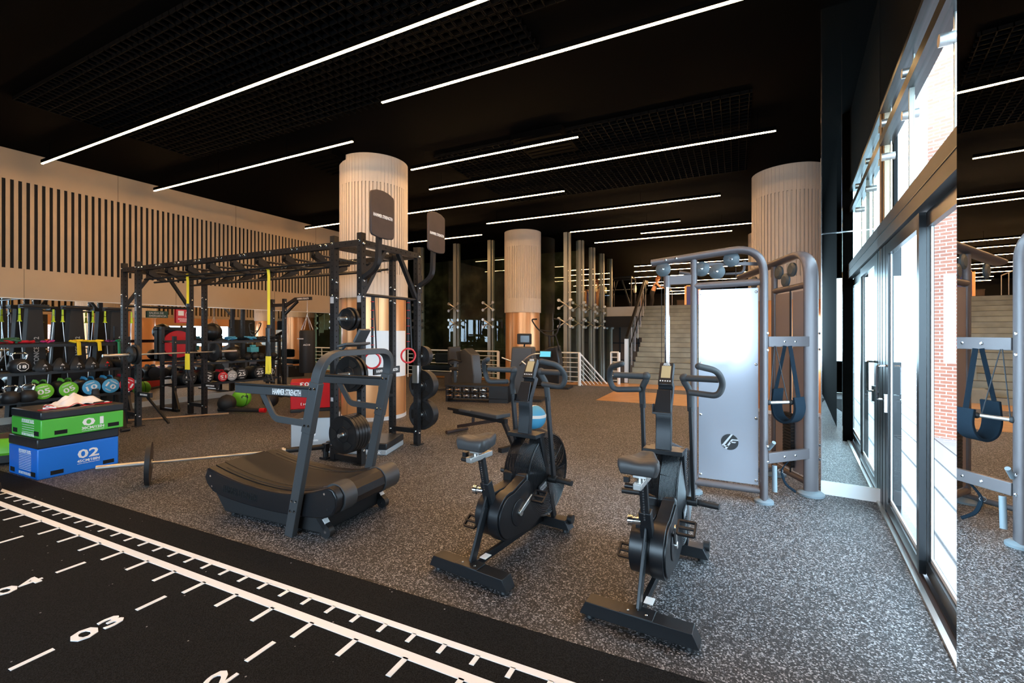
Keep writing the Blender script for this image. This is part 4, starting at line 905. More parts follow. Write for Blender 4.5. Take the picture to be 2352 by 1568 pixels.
MB().bb(-0.06, 0.06, -0.05, 0.05, 0, 0.03).cyl((0, 0, 0.03), (0, 0, 0.14), 0.035).build('base', BLK, lm); MB().cyl((-0.02, -0.02, 0.16), (-0.24, -0.4, 0.175), 0.034).bb(-0.035, 0.035, -0.03, 0.03, 0.1, 0.2).build('socket', BLK, lm)
# straps
def trx(x, y, zy, z1, lab):
    t = thing('suspension_trainer', lab, 'strap', (x, y, 2.56)); L1 = 2.56-zy; L2 = 2.56-z1
    MB().rect([(0, 0, 0.03), (0.02, 0, -0.1), (0.02, 0, -L1)], 0.04, 0.004, ref=(1, 0.5, 0)).ball((0, 0, 0), 0.03, sc=(1.3, 1, 0.7)).build('yellow_strap', YEL, t)
    MB().rect([(0.02, 0, -L1), (0.02, 0, -L1-0.25)], 0.035, 0.005, ref=(1, 0.5, 0)).bb(0.0, 0.04, -0.02, 0.02, -L1-0.05, -L1).build('main_strap', BVN, t)
    for s_ in (-1, 1):
        MB().rect([(0.02, 0, -L1-0.25), (0.02+s_*0.03, 0, -L1-0.45), (0.02+s_*0.04, 0, -L2+0.12)], 0.03, 0.004, ref=(1, 0.5, 0)).build('leg_strap', WEB, t)
        MB().rect([(0.02+s_*0.03, -0.006, 1.28-2.56), (0.02+s_*0.035, -0.006, 1.02-2.56)], 0.04, 0.004, ref=(1, 0.5, 0)).build('yellow_loop', YEL, t)
        MB().rect([(0.02+s_*0.04, 0, -L2+0.12), (0.02+s_*0.04-0.06, 0, -L2), (0.02+s_*0.04+0.06, 0, -L2), (0.02+s_*0.04, 0, -L2+0.12)], 0.02, 0.004, ref=(0, 1, 0)).build('foot_loop', WEB, t)
        MB().cyl((0.02+s_*0.04-0.06, 0, -L2), (0.02+s_*0.04+0.06, 0, -L2), 0.016).build('grip', RUB, t)
trx(-8.09, 4.35, 2.1, 0.85, 'yellow and black suspension strap hanging at the left part of the rig')
trx(-6.15, 4.4, 1.74, 0.92, 'yellow and black suspension strap hanging in the middle of the rig, longer yellow part')
for (y, z, lab, lab2) in ((5.13, 1.30, 'red gym ring hanging beside the right rig post', 'black ring strap beside the right rig post'), (4.42, 1.27, 'red gym ring seen through the treadmill arch', 'x')):
    t = thing('gym_ring', lab, 'gym ring', (-4.16, y, z))
    MB().tube([(0.06*math.cos(k*PI/12), 0.08*math.cos(k*PI/12), 0.1*math.sin(k*PI/12)) for k in range(24)], 0.013, n=8, closed=True).build('ring', RED, t)
    m = MB().rect([(0, 0.0, 0.09), (0, 0.0, 0.81)], 0.03, 0.004, ref=(1, 1, 0)).rect([(0.03, 0.04, 0.09), (0.0, 0.03, 0.81)], 0.02, 0.004, ref=(1, 1, 0)); 
    for k in range(6): m.box((0, 0, 0.2+k*0.11), (0.032, 0.032, 0.008), 1)
    m.build('strap', [WEB, RED], t)
# ================================================================ SOFT BOXES
def soft_box(name, label, loc, rz, sx, sy, h, cap, mt, num, dim, group, cap_top=True, logo=True, up=1):
    # front face is local -y, side face is local -x
    t = thing(name, label, 'plyometric box', loc, rz, group)
    z0, z1 = (0, h-cap) if cap_top else (cap, h)
    MB().bb(-sx/2, sx/2, -sy/2, sy/2, z0, z1).build('body', mt, t, bevel=0.012)
    c0 = (h-cap) if cap_top else 0
    MB().bb(-sx/2-0.004, sx/2+0.004, -sy/2-0.004, sy/2+0.004, c0, c0+cap).build('padded_top' if cap_top else 'padded_base', BVN, t, bevel=0.014)
    m = MB()
    bh = z1-z0; f_ = -sy/2-0.001
    U = (up, 0, 0); V = (0, 0, up)
    if num:
        m2 = MB(); m2.text(num, (sx*0.1, f_, z0+bh*0.6), U, V, w=0.2, h=0.105 if bh > 0.3 else 0.09)
        m2.text(dim, (sx*0.1, f_, z0+bh*0.27 if bh < 0.3 else z0+bh*0.36), U, V, w=0.21, h=0.032)
        m2.text('www.escapefitness.com', (sx*0.1, f_, z0+bh*0.12 if bh < 0.3 else z0+bh*0.27), U, V, w=0.21, h=0.012)
        m.text('PLYOSOFT BOX', (-sx/2-0.001, -sy*0.08, z0+bh*0.85), (0, -1, 0), (0, 0, 1), w=0.3, h=0.042)
        m.text('ESCAPE YOUR LIMITS', (-sx/2-0.001, -sy*0.08, z0+bh*0.13), (0, -1, 0), (0, 0, 1), w=0.3, h=0.03)
        n_ = 5 if bh < 0.3 else 10
        for k in range(n_): m.bb(-sx/2-0.001, -sx/2, -sy*0.08-0.15, -sy*0.08+0.15, z0+bh*(0.25+0.5*k/(n_-1)), z0+bh*(0.25+0.5*k/(n_-1))+0.005)
        m.build('lettering', WHT, t); m2.build('size_lettering', WHT, t)
        m = MB(); 
        for x in (-sx*0.28, sx*0.36): m.bb(x-0.055, x+0.055, f_-0.002, f_+0.001, z0+0.03, z0+0.075)
        for y in (-sy*0.36, sy*0.36): m.bb(-sx/2-0.002, -sx/2, y-0.055, y+0.055, z0+0.03, z0+0.08)
        each(m, 'fastener_patch', HOLE, t)
    return t
# blue box: near corner at (-6.89, 2.18)
soft_box('soft_box', 'blue soft box marked 02 on the floor, under the green box', (-7.25, 2.545, 0), R(90+1), 0.74, 0.72, 0.45, 0.11, BLU, '02', '45CM/18IN', None)
soft_box('soft_box', 'green soft box marked 01 stacked on the blue box', (-7.22, 2.57, 0.452), R(90+1), 0.76, 0.74, 0.30, 0.09, GRN, '01', '30CM/12IN', None)
t = soft_box('soft_box', 'red soft box with black base standing upside down behind the treadmill rail', (-8.05, 6.85, 0), R(50), 0.92, 0.75, 0.62, 0.07, RED, None, None, None, cap_top=False)
m = MB(); m.text('03', (-0.2, -0.377, 0.57), (-1, 0, 0), (0, 0, -1), w=0.17, h=0.085); m.text('[ H ]', (-0.2, -0.377, 0.17), (-1, 0, 0), (0, 0, -1), w=0.14, h=0.05)
each(m, 'lettering', WHT, t)
m = MB()
for k in range(12): m.bb(0.462, 0.464, -0.14+k*0.025, -0.128+k*0.025, 0.15, 0.5)
m.build('printed_panel', WHT, t)
t = soft_box('soft_box', 'grey soft box standing behind the near treadmill upright', (-5.55, 4.75, 0), R(35), 0.55, 0.55, 0.42, 0.0012, GVN, None, None, None)
each(MB().text('04', (0.0, -0.277, 0.2), (1, 0, 0), (0, 0, 1), w=0.12, h=0.07).text('75CM/30IN', (0.0, -0.277, 0.1), (1, 0, 0), (0, 0, 1), w=0.18, h=0.03), 'lettering', WHT, t)
t = soft_box('soft_box', 'low grey soft box with black top lying between the rig posts', (-4.65, 4.82, 0), R(18), 0.86, 0.6, 0.16, 0.09, GVN, None, None, None)
MB().text('SOFT BOX', (0.2, -0.302, 0.035), (1, 0, 0), (0, 0, 1), w=0.3, h=0.04).build('lettering', WHT, t)
# things on the green box (top at 0.75)
def towel():
    m = MB(); N = 22; vs = []; rnd = random.Random(3)
    ph = [(rnd.uniform(0, 6), rnd.uniform(2, 7), rnd.uniform(0, PI)) for _ in range(7)]
    for i in range(N+1):
        for j in range(N+1):
            u, v = -1+2*i/N, -1+2*j/N; rr = math.hypot(u, v); ang_ = math.atan2(v, u)
            k = 1-0.18*math.sin(3*ang_+1)-0.1*math.sin(5*ang_)
            h = 0.12*math.exp(-rr*rr*1.6)
            for p, fq, d in ph: h += 0.011*math.sin(fq*2*(u*math.cos(d)+v*math.sin(d))+p)
            vs.append((u*0.17*k, v*0.24*k, max(0.004, h*(1.05-rr*0.5))))
    fs = [(i*(N+1)+j, (i+1)*(N+1)+j, (i+1)*(N+1)+j+1, i*(N+1)+j+1) for i in range(N) for j in range(N)]
    o = m.add(vs, fs).build('towel', TOW, loc=(-7.2, 2.6, 0.754), ang=60); md = o.modifiers.new('s', 'SOLIDIFY'); md.thickness = 0.006; md.offset = 1
    tag(o, 'crumpled white towel on top of the green box', 'towel')
towel()
rp = thing('skipping_rope', 'red skipping rope tangled in front of the white towel', 'skipping rope', (-7.0, 2.42, 0.753))
rnd = random.Random(5)
P_ = [(0.0, -0.2, 0.006), (0.04, -0.1, 0.006), (-0.02, -0.05, 0.03), (-0.06, -0.1, 0.05), (-0.02, -0.16, 0.03), (0.03, -0.08, 0.006), (0.05, 0.05, 0.006), (0.0, 0.13, 0.05), (0.05, 0.2, 0.006), (0.0, 0.3, 0.008), (0.05, 0.42, 0.006), (-0.02, 0.5, 0.006), (0.04, 0.3, 0.012), (0.06, 0.15, 0.006)]
MB().tube(fillet(P_, 0.06, 5), 0.004, n=6).build('cord', RED, rp)
MB().cyl((-0.02, -0.15, 0.016), (0.02, -0.05, 0.016), 0.014).build('handle', WHT, rp); MB().cyl((0.0, 0.3, 0.016), (-0.04, 0.43, 0.016), 0.014).build('handle', BLK2, rp)
o = MB().lathe([(0.045, 0), (0.05, 0.01), (0.045, 0.02), (0.05, 0.03), (0.045, 0.045), (0.045, 0.07), (0.055, 0.075), (0.055, 0.085), (0.04, 0.09), (0.037, 0.13), (0.04, 0.135), (0.033, 0.14), (0.033, 0.155), (0.001, 0.158)], n=28).build('shaker_bottle', BLK2, loc=(-7.35, 2.87, 0.752)); tag(o, 'ribbed black bottle standing on the green box beside the towel', 'bottle')
# ================================================================ STORAGE RACKS BY THE MIRROR
def storage(y0, y1, label):
    t = thing('storage_rack', label, 'storage rack', (-10.85, y0, 0)); L = y1-y0
    for y in (0, L):
        for x in (0, 0.45):
            m = MB().bb(x-0.03, x+0.03, y-0.03, y+0.03, 0.0, 1.75 if x < 0.1 else 1.55); holes(m, x, y, 0.3, 1.5, [(0, -1), (1, 0)], 0.1, 0.03, r=0.008)
            for z in (1.42, 0.96, 0.5): bolt(m, (x+0.03, y, z), (1, 0, 0), r=0.016)
            m.build('upright', [BLK, HOLE, CHR], t)
        MB().bb(-0.03, 0.6, y-0.03, y+0.03, 0, 0.05).rect([(0.45, y, 0.45), (0.62, y, 0.05)], 0.04, 0.04).build('foot', BLK, t)
    for z in (1.41, 0.95, 0.49):
        m = MB().bb(0.4, 0.46, 0.0, L, z-0.025, z+0.025).bb(0.0, 0.05, 0, L, z, z+0.05)
        m.add([(0.02, 0, z+0.03), (0.44, 0, z+0.0), (0.44, L, z+0.0), (0.02, L, z+0.03), (0.02, 0, z+0.025), (0.44, 0, z-0.005), (0.44, L, z-0.005), (0.02, L, z+0.025)], [(0, 1, 2, 3), (7, 6, 5, 4), (0, 4, 5, 1), (1, 5, 6, 2), (2, 6, 7, 3), (3, 7, 4, 0)])
        m.build('shelf', BLK, t)
storage(2.1, 4.55, 'three tier black storage rack behind the green box, holding power bags')
storage(5.35, 7.75, 'three tier black storage rack behind the rig, holding black 25 bags')
def powerbag(x, y, z, r, L, mt, num, lab, rot=0, group='cylindrical power bags'):
    t = thing('power_bag', lab, 'sandbag', (x, y, z), 0, group)
    M_ = Matrix.Rotation(R(90), 4, 'Y'); m = MB().lathe([(r*0.93, 0), (r, 0.03), (r, L-0.03), (r*0.93, L)], (-L, 0, 0), (1, 0, 0), 28, 0)
    m.build('bag', BVN, t); MB().lathe([(0.001, 0.012), (r*0.8, 0.01), (r*0.94, 0.0)], (0.0, 0, 0), (1, 0, 0), 28, 0).build('end_disc', mt, t)
    m = MB(); c_, s_ = math.cos(R(rot)), math.sin(R(rot)); u = (0, c_, s_); v = (0, -s_, c_)
    m.text(num, (0.013, 0, 0), u, v, w=r*1.15, h=r*0.62); m.text('COREBAG', (0.013, -s_*r*0.55, c_*r*0.55), u, v, w=r*0.9, h=r*0.15); m.text('WEIGHT', (0.013, s_*r*0.6, -c_*r*0.6), u, v, w=r*0.7, h=r*0.12)
    m.build('lettering', WHT, t)
    m = MB(); hh = r*1.0
    for a in (0.6, 1.3): m.tube([(-L*0.75, hh*math.sin(a-0.9)*1.0, hh*math.cos(a-0.9)), (-L*0.6, hh*1.25*math.sin(a-0.9), hh*1.25*math.cos(a-0.9)), (-L*0.3, hh*1.25*math.sin(a-0.9), hh*1.25*math.cos(a-0.9)), (-L*0.15, hh*math.sin(a-0.9), hh*math.cos(a-0.9))], (0.025, 0.006), n=8)
    m.build('handle', mt if mt is not BLK2 else WEB, t)
for i, (y, mt, num, rot, lab) in enumerate([(3.36, LGRN, '05', 12, 'black power bag with lime green 05 end, left of its pair'), (3.68, LGRN, '05', 25, 'black power bag with lime green 05 end, right of its pair'), (3.99, LBLU, '10', 20, 'black power bag with blue 10 end, left of its pair'),
    (4.27, LBLU, '10', -35, 'black power bag with blue 10 end, right of its pair, behind the bottle'), (4.5+0.03, LRED, '15', 150, 'black power bag with red 15 end against the rack upright')]):
    powerbag(-10.36, y, 0.645, 0.14, 0.42, mt, num, lab, rot)
for i, (y, r_, num, rot, lab) in enumerate([(5.62, 0.15, '25', 170, 'leftmost of the black 25 bags on the far rack, seen left of the hanging strap'), (5.98, 0.15, '25', 160, 'second black 25 bag from the left on the far rack'), (6.75, 0.15, '25', 0, 'black 25 bag right of the small red and grey bags'),
    (7.2, 0.15, '25', 0, 'black 25 bag second from the right end of the far rack'), (7.5, 0.13, '20', 70, 'black bag turned on its side at the right end of the far rack')]):
    powerbag(-10.36, y, 0.66, r_, 0.42, BLK2, num, lab, rot)
powerbag(-10.3, 6.28, 0.64, 0.115, 0.3, LRED, '15', 'small power bag with red 15 end on the far rack', 180); powerbag(-10.32, 6.5, 0.645, 0.125, 0.3, GVN, '20', 'power bag with pale grey 20 end on the far rack', 170)
def kettlebell(x, y, z, r, lab, num=None, hm=CHR):
    t = thing('kettlebell', lab, 'kettlebell', (x, y, z)); MB().lathe([(r*0.6, 0), (r*0.85, r*0.2), (r, r*0.75), (r*0.85, r*1.3), (r*0.5, r*1.6), (0.001, r*1.65)], n=24).build('bell', RUB, t)
    MB().tube(fillet([(0, -r*0.45, r*1.35), (0, -r*0.75, r*2.3), (0, r*0.75, r*2.3), (0, r*0.45, r*1.35)], r*0.5), 0.017, n=10).build('handle', hm, t)
    if num: m = MB(); m.text(num, (r*1.0, 0, r*0.75), (0, 1, 0), (0, 0, 1), w=r*0.6, h=r*0.4); m.tube([(r*0.99, r*0.5*math.cos(k*PI/4+0.39), r*0.75+r*0.5*math.sin(k*PI/4+0.39)) for k in range(8)], 0.004, n=5, closed=True); m.build('lettering', WHT, t)
kettlebell(-10.45, 3.1, 0.97, 0.14, 'black kettlebell with chrome handle and white number on the middle shelf', '18')
kettlebell(-10.5, 2.8, 0.97, 0.1, 'kettlebell cut by the left edge of the view on the middle shelf')
for k, y in enumerate((3.0, 3.2)): kettlebell(-10.35, y-0.03, 0.5, 0.12, ('left', 'right')[k]+' of two black kettlebells with chrome handles on the bottom shelf')
for k, (y, dz) in enumerate(((3.38, 0), (3.6, 0), (3.82, 0.03), (4.02, 0), (4.22, 0.03))):
    t = thing('pyramid_bell', '%s black pointed bell on the middle rack shelf, counted from the left' % ('first', 'second', 'third', 'fourth', 'fifth')[k], 'weight', (-10.47, y, 0.965), 0, 'pyramid shaped bells on the middle shelf')
    MB().lathe([(0.11, 0), (0.125, 0.03), (0.115, 0.08), (0.04, 0.21+dz), (0.001, 0.23+dz)], n=6).build('bell', BLK2, t)
    m = MB(); m.prism([(-0.02, 0.07), (0.02, 0.07), (0, 0.105)], lambda u, v, w_: (0.135-v*0.35+w_, u*1.3, v+0.03), 0, 0.006); m.bb(0.1, 0.108, -0.03, 0.03, 0.045, 0.07); m.build('emblem', GPRT if k != 4 else RED, t)
o = MB().lathe([(0.055, 0), (0.072, 0), (0.072, 0.38), (0.055, 0.38), (0.055, 0)], (-10.62, 4.42, 1.045), (1, 0.1, 0), 28).build('foam_roller', RUB); tag(o, 'hollow black foam roller at the right end of the middle shelf', 'foam roller')
def band(name, y0, y1, mt, lab, drop=0.0, w=0.03):
    m = MB(); n_ = 14; rnd = random.Random(int(y0*10)); P_ = []
    for i in range(n_): u = i/(n_-1); P_.append((-10.42+0.05*math.sin(i*1.9), y0+(y1-y0)*u, 1.46+0.03*rnd.random()))
    m.tube(P_, (w*0.5, w), n=8)
    if drop: 
        for s_, dd in ((0.15, drop), (0.75, drop*0.7)): y = y0+(y1-y0)*s_; m.tube([(-10.42, y, 1.47), (-10.36, y+0.02, 1.45), (-10.36, y+0.03, 1.45-dd)], (w*0.45, w*0.9), n=8)
    o = m.build(name, mt); tag(o, lab, 'band')
band('resistance_band', 2.5, 3.28, LRED, 'wide red resistance band draped along the top of the left rack', 0, 0.05)
band('resistance_band', 3.36, 3.5, mat('magenta_rubber', (0.6, 0.02, 0.15), 0.5), 'magenta resistance band on the top rail, right of the red one', 0, 0.03)
band('battle_rope', 3.72, 4.2, mat('yellow_rope', (0.85, 0.62, 0.02), 0.9, bump=0.8, bscale=90), 'fluffy yellow rope slung over the top rail of the rack', 0.22, 0.04)
band('resistance_band', 4.22, 4.34, mat('purple_rubber', (0.3, 0.03, 0.2), 0.5), 'small purple band on the top rail beside the yellow rope', 0, 0.02)
band('resistance_band', 4.34, 4.54, mat('green_rubber', (0.02, 0.3, 0.12), 0.5), 'green resistance band hanging from the right end of the top rail', 0.26, 0.028)
# ski machines on the wall between rack and mirror
for k, (x, y, a) in enumerate(((-11.35, 3.55, 0), (-11.3, 4.1, 0), (-11.35, 4.75, 0))):
    t = thing('ski_machine', '%s tall black ski training tower behind the left rack' % ('left', 'middle', 'right')[k], 'ski machine', (x, y, 0), 0, 'ski towers behind the storage rack')
    MB().add([(-0.12, -0.2, 0.05), (0.1, -0.2, 0.05), (0.1, 0.2, 0.05), (-0.12, 0.2, 0.05), (-0.1, -0.09, 2.1), (0.08, -0.09, 2.1), (0.08, 0.09, 2.1), (-0.1, 0.09, 2.1)], [(3, 2, 1, 0), (4, 5, 6, 7), (0, 1, 5, 4), (1, 2, 6, 5), (2, 3, 7, 6), (3, 0, 4, 7)]).build('tower', BLK2, t, bevel=0.01)
    MB().bb(-0.1, 0.12, -0.17, 0.17, 2.06, 2.13).cyl((0.12, -0.22, 2.09), (0.12, 0.22, 2.09), 0.016).build('pulley_head', BLK, t)
    for s_ in (-1, 1):
        MB().cyl((0.13, s_*0.22, 2.05), (0.13, s_*0.22, 1.95), 0.015).lathe([(0.035, 0), (0.02, 0.03), (0.016, 0.12)], (0.13, s_*0.22, 1.82), (0, 0, 1), 12).build('handle', LIME, t)
        MB().cyl((0.13, s_*0.22, 1.82), (0.13, s_*0.12, 0.4), 0.005, n=6).build('cord', STL, t)
    MB().text('CONCEPT 2', (0.11, 0, 1.3), (0, 0, 1), (0, -1, 0), w=0.5, h=0.07).build('lettering', GPRT, t)
    MB().bb(-0.2, 0.45, -0.22, 0.22, 0, 0.04).build('base', BLK, t)
# far rack: balls and clutter
def mball(x, y, z, r, mt, lab, num=None):
    t = thing('medicine_ball', lab, 'ball', (x, y, z)); MB().ball((0, 0, r), r, n=24, k=14).tube([(r*1.002*math.cos(a*PI/12), 0.0, r+r*1.002*math.sin(a*PI/12)) for a in range(24)], 0.006, 1, n=6, closed=True).build('ball', [mt, BLK2], t)
    if num: MB().text(num, (r*0.93, -r*0.22, r*1.2), (0.3, 1, 0), (0, 0, 1), w=r*0.7, h=r*0.4).build('lettering', BLK2, t)
mball(-10.6, 6.22, 1.44, 0.2, IRON, 'big dark grey ball on top of the far rack, behind the rig post')
mball(-10.4, 6.55, 0.97, 0.16, BLK2, 'black ball on the middle shelf of the far rack'); mball(-10.4, 6.12, 0.97, 0.12, BLK2, 'smaller black ball on the middle shelf behind the rig post')
for k in range(5): mball(-10.4, 6.92+k*0.17, 0.97, 0.08+0.01*(k % 2), BLK2, '%s of five small dark balls on the middle shelf of the far rack' % ('leftmost', 'second', 'third', 'fourth', 'rightmost')[k])
mball(-9.6, 6.25, 0.02, 0.19, LGRN, 'lime green ball marked 08 on the floor left of the red box', '08'); mball(-9.3, 5.75, 0.02, 0.17, BLK2, 'black ball on the floor behind the rig post, beside the lime ball')
mball(-9.0, 6.5, 0.02, 0.16, BLK2, 'black ball partly hidden behind the red box')
def bundle(x, y, z, mt, lab, s_=1):
    m = MB(); rnd = random.Random(int(y*100))
    for k in range(4): P_ = [(rnd.uniform(-.06, .06)*s_, rnd.uniform(-.12, .12)*s_, rnd.uniform(0.01, .07)*s_) for _ in range(6)]; m.tube(fillet(P_, 0.04, 3), 0.012*s_, n=6)
    tag(m.build('strap_bundle', mt, loc=(x, y, z)), lab, 'straps')
for k, (y, mt, lab) in enumerate(((6.6, LBLU, 'coiled blue bands on top of the far rack'), (6.85, BWEB, 'dark coiled straps on top of the far rack beside the blue coils'), (7.1, LBLU, 'second blue coil on top of the far rack'), (7.35, WEB, 'black strap tangle on top of the far rack, near its right end'), (7.6, WEB, 'black strap tangle at the very end of the far rack top'))):
    bundle(-10.5, y, 1.44, mt, lab, 1.3)
bundle(-10.4, 2.95, 1.45, mat('dark_green_strap', (0.02, 0.1, 0.05), 0.6), 'dark green strap coil hanging on the left rack', 1.3)
o = MB().bb(-0.08, 0.08, -0.1, 0.1, 0, 0.12).bb(-0.05, 0.05, -0.05, 0.05, 0.12, 0.17).build('blue_tub', mat('aqua_plastic', (0.05, 0.35, 0.45), 0.4), loc=(-10.4, 7.05, 1.16), bevel=0.01); tag(o, 'aqua blue tub on the far rack', 'tub')
t = thing('floor_roller_bar', 'black padded bar with red end lying on the floor left of the red box', 'training bar', (-8.9, 5.85, 0.05))
MB().cyl((-0.5, -0.2, 0.02), (0.35, 0.1, 0.02), 0.045).build('bar', RUB, t); MB().cyl((0.35, 0.1, 0.02), (0.45, 0.14, 0.02), 0.047).build('end_cap', RED, t)
o = MB().cyl((-10.0, 4.2, 0.03), (-9.0, 5.6, 0.03), 0.016, n=10).build('wooden_dowel', mat('pale_wood', (0.5, 0.3, 0.16), 0.5)); tag(o, 'thin wooden pole lying on the floor across the left end of the rig', 'pole')
# heavy bag stand
t = thing('bag_stand', 'black post stand with angled arm and name plate carrying the heavy bag', 'bag stand', (-10.53, 8.0, 0))
for x in (0, -0.46):
    m = MB().bb(x-0.04, x+0.04, -0.04, 0.04, 0, 2.5); holes(m, x, 0, 0.3, 2.4, [(0, -1), (1, 0)], 0.1, 0.04)
    for z in (2.4, 2.2, 2.0): bolt(m, (x+0.04, 0, z), (1, 0, 0))
    m.build('post', [BLK, HOLE, CHR], t)
MB().bb(-0.46, 0, -0.03, 0.03, 2.3, 2.38).rect([(0, 0, 2.3), (0.42, 0, 2.48), (1.0, 0, 2.48)], 0.08, 0.05).rect([(0, 0, 2.08), (0.5, 0, 2.42)], 0.05, 0.05).build('arm', BLK, t); MB().text('HAMMER STRENGTH', (0.72, -0.026, 2.48), (1, 0, 0), (0, 0, 1), w=0.42, h=0.045).build('lettering', WHT, t)
MB().bb(-0.4, 1.3, -0.18, 0.5, 0, 0.03).build('base_plate', BLK, t)
t = thing('punch_bag', 'long black heavy bag hanging by chains from the stand arm', 'punch bag', (-9.68, 8.0, 0.62))
MB().lathe([(0.17, 0), (0.185, 0.03), (0.185, 1.02), (0.165, 1.06), (0.001, 1.06)], n=32).build('bag', BLK2, t)
m = MB(); m.text('POWERCORE', (-0.02, -0.187, 0.85), (1, 0, 0), (0, 0, 1), w=0.22, h=0.03, d=0.004); m.text('AC10', (0.14, -0.135, 0.7), (1, 0.9, 0), (0, 0, 1), w=0.16, h=0.04, d=0.004); m.build('lettering', WHT, t)
def chain(m, p, q, n_):
    p = Vector(p); q = Vector(q); d = (q-p)/n_
    for k in range(n_):
        c_ = p+d*(k+0.5); u = d.normalized(); v = u.cross(Vector((1, 0.3, 0)) if k % 2 else Vector((0.2, 1, 0))).normalized()
        m.tube([c_+u*(d.length*0.62*math.cos(a*PI/4))+v*(0.013*math.sin(a*PI/4)) for a in range(8)], 0.0035, n=5, closed=True)
m = MB(); chain(m, (0, 0, 1.84), (0, 0, 1.45), 9)
for a in range(4): chain(m, (0, 0, 1.45), (0.15*math.cos(a*PI/2+0.4), 0.15*math.sin(a*PI/2+0.4), 1.08), 9)
m.build('chain', STL, t)
# fire cabinet and sign on the mirror wall
t = thing('fire_hose_cabinet', 'black framed cabinet with a red round fire hose reel behind glass', 'fire cabinet', (-11.58, 6.0, 1.0))
MB().bb(0, 0.12, -0.36, 0.36, -0.02, 0.03).bb(0, 0.12, -0.36, 0.36, 0.68, 0.75).bb(0, 0.12, -0.36, -0.32, 0, 0.7).bb(0, 0.12, 0.32, 0.36, 0, 0.7).build('frame', BLK2, t)
MB().lathe([(0.15, 0), (0.31, 0), (0.31, 0.06), (0.15, 0.06)], (0.02, 0, 0.36), (1, 0, 0), 40).build('hose_reel', LRED, t); MB().bb(0.0, 0.015, -0.32, 0.32, 0.03, 0.68).build('back_plate', BLK, t)
t = thing('fire_sign', 'red fire hose sign with white symbol above the hose cabinet', 'sign', (-11.58, 6.15, 1.85)); MB().bb(0, 0.01, -0.16, 0.16, 0, 0.34).build('board', RED, t)
m = MB().bb(0.01, 0.012, -0.12, 0.0, 0.17, 0.28); 
for k in range(3): m.tube([(0.011, 0.05+k*0.02, 0.13), (0.011, 0.04+k*0.025, 0.2), (0.011, 0.07+k*0.02, 0.29)], 0.005, n=5)
m.text('MANGUERA', (0.011, 0, 0.09), (0, 1, 0), (0, 0, 1), w=0.24, h=0.03); m.text('INCENDIOS', (0.011, 0, 0.045), (0, 1, 0), (0, 0, 1), w=0.17, h=0.03); m.build('symbol', WHT, t)
t = thing('exit_sign', 'small dark emergency exit sign left of the red fire sign', 'sign', (-11.58, 5.62, 2.03)); MB().bb(0, 0.01, -0.2, 0.2, -0.075, 0.075).build('board', mat('exit_green', (0.01, 0.05, 0.03), 0.5), t)
MB().text('SALIDA DE', (0.011, -0.03, 0.03), (0, 1, 0), (0, 0, 1), w=0.28, h=0.045).text('EMERGENCIA', (0.011, 0, -0.035), (0, 1, 0), (0, 0, 1), w=0.34, h=0.045).build('lettering', GPRT, t)
# bench and floor step at the rig's left foot
t = thing('rig_step_attachment', 'black angled bar attachment on the floor at the left rig post', 'rig attachment', (-9.2, 4.0, 0)); MB().rect([(-0.35, 0.1, 0.25), (0.2, -0.1, 0.04)], 0.05, 0.05).cyl((0.2, -0.16, 0.03), (0.2, -0.04, 0.03), 0.03).bb(-0.38, -0.32, 0.05, 0.15, 0, 0.3).build('bar', BLK, t)
# balance trainer at the far left edge
t = thing('balance_trainer', 'low oval green and black trainer by the left edge, beside the boxes', 'balance trainer', (-8.35, 2.45, 0)); MB().lathe([(0.3, 0), (0.36, 0.03), (0.36, 0.12), (0.001, 0.12)], n=36).build('base', BLK2, t); MB().lathe([(0.36, 0.12), (0.38, 0.15), (0.37, 0.21), (0.3, 0.3), (0.28, 0.31)], n=36).build('rim', LGRN, t); MB().lathe([(0.29, 0.3), (0.15, 0.33), (0.001, 0.34)], n=36).build('dome', WD, t)
# ================================================================ BACKGROUND MACHINES
t = thing('weight_bench', 'flat adjustable black bench on the floor behind the left air bike', 'bench', (-3.81, 6.05, 0), math.atan2(-0.3, 0.86))
MB().bb(0.32, 0.9, -0.14, 0.14, 0.41, 0.47).bb(0.02, 0.3, -0.13, 0.13, 0.41, 0.46).build('pad', BIKG, t, bevel=0.015)
MB().bb(-0.25, 0.95, -0.03, 0.03, 0.34, 0.4).bb(-0.3, 0.0, -0.1, 0.1, 0.4, 0.44).rect([(0.9, 0, 0.36), (1.1, 0, 0.06)], 0.05, 0.06).bb(1.05, 1.12, -0.25, 0.25, 0, 0.06).build('frame', BLK, t)
MB().rect([(0.75, 0.0, 0.36), (-0.3, 0.12, 0.1)], 0.05, 0.05).cyl((-0.3, -0.12, 0.04), (-0.3, 0.3, 0.04), 0.03).cyl((0.1, 0.1, 0.22), (0.1, 0.1, 0.3), 0.025).build('rear_leg', WD, t)
t = thing('dumbbell_rack', 'low black rack of block dumbbells with steel grips', 'dumbbell rack', (-6.15, 8.95, 0), R(15))
MB().bb(0, 1.45, 0, 0.4, 0.08, 0.1).bb(0, 1.45, 0.1, 0.45, 0.22, 0.24).bb(0, 1.5, -0.02, 0.5, 0.36, 0.39).bb(0, 0.05, 0, 0.4, 0, 0.38).bb(1.05, 1.5, 0, 0.45, 0, 0.36).build('frame', BLK, t)
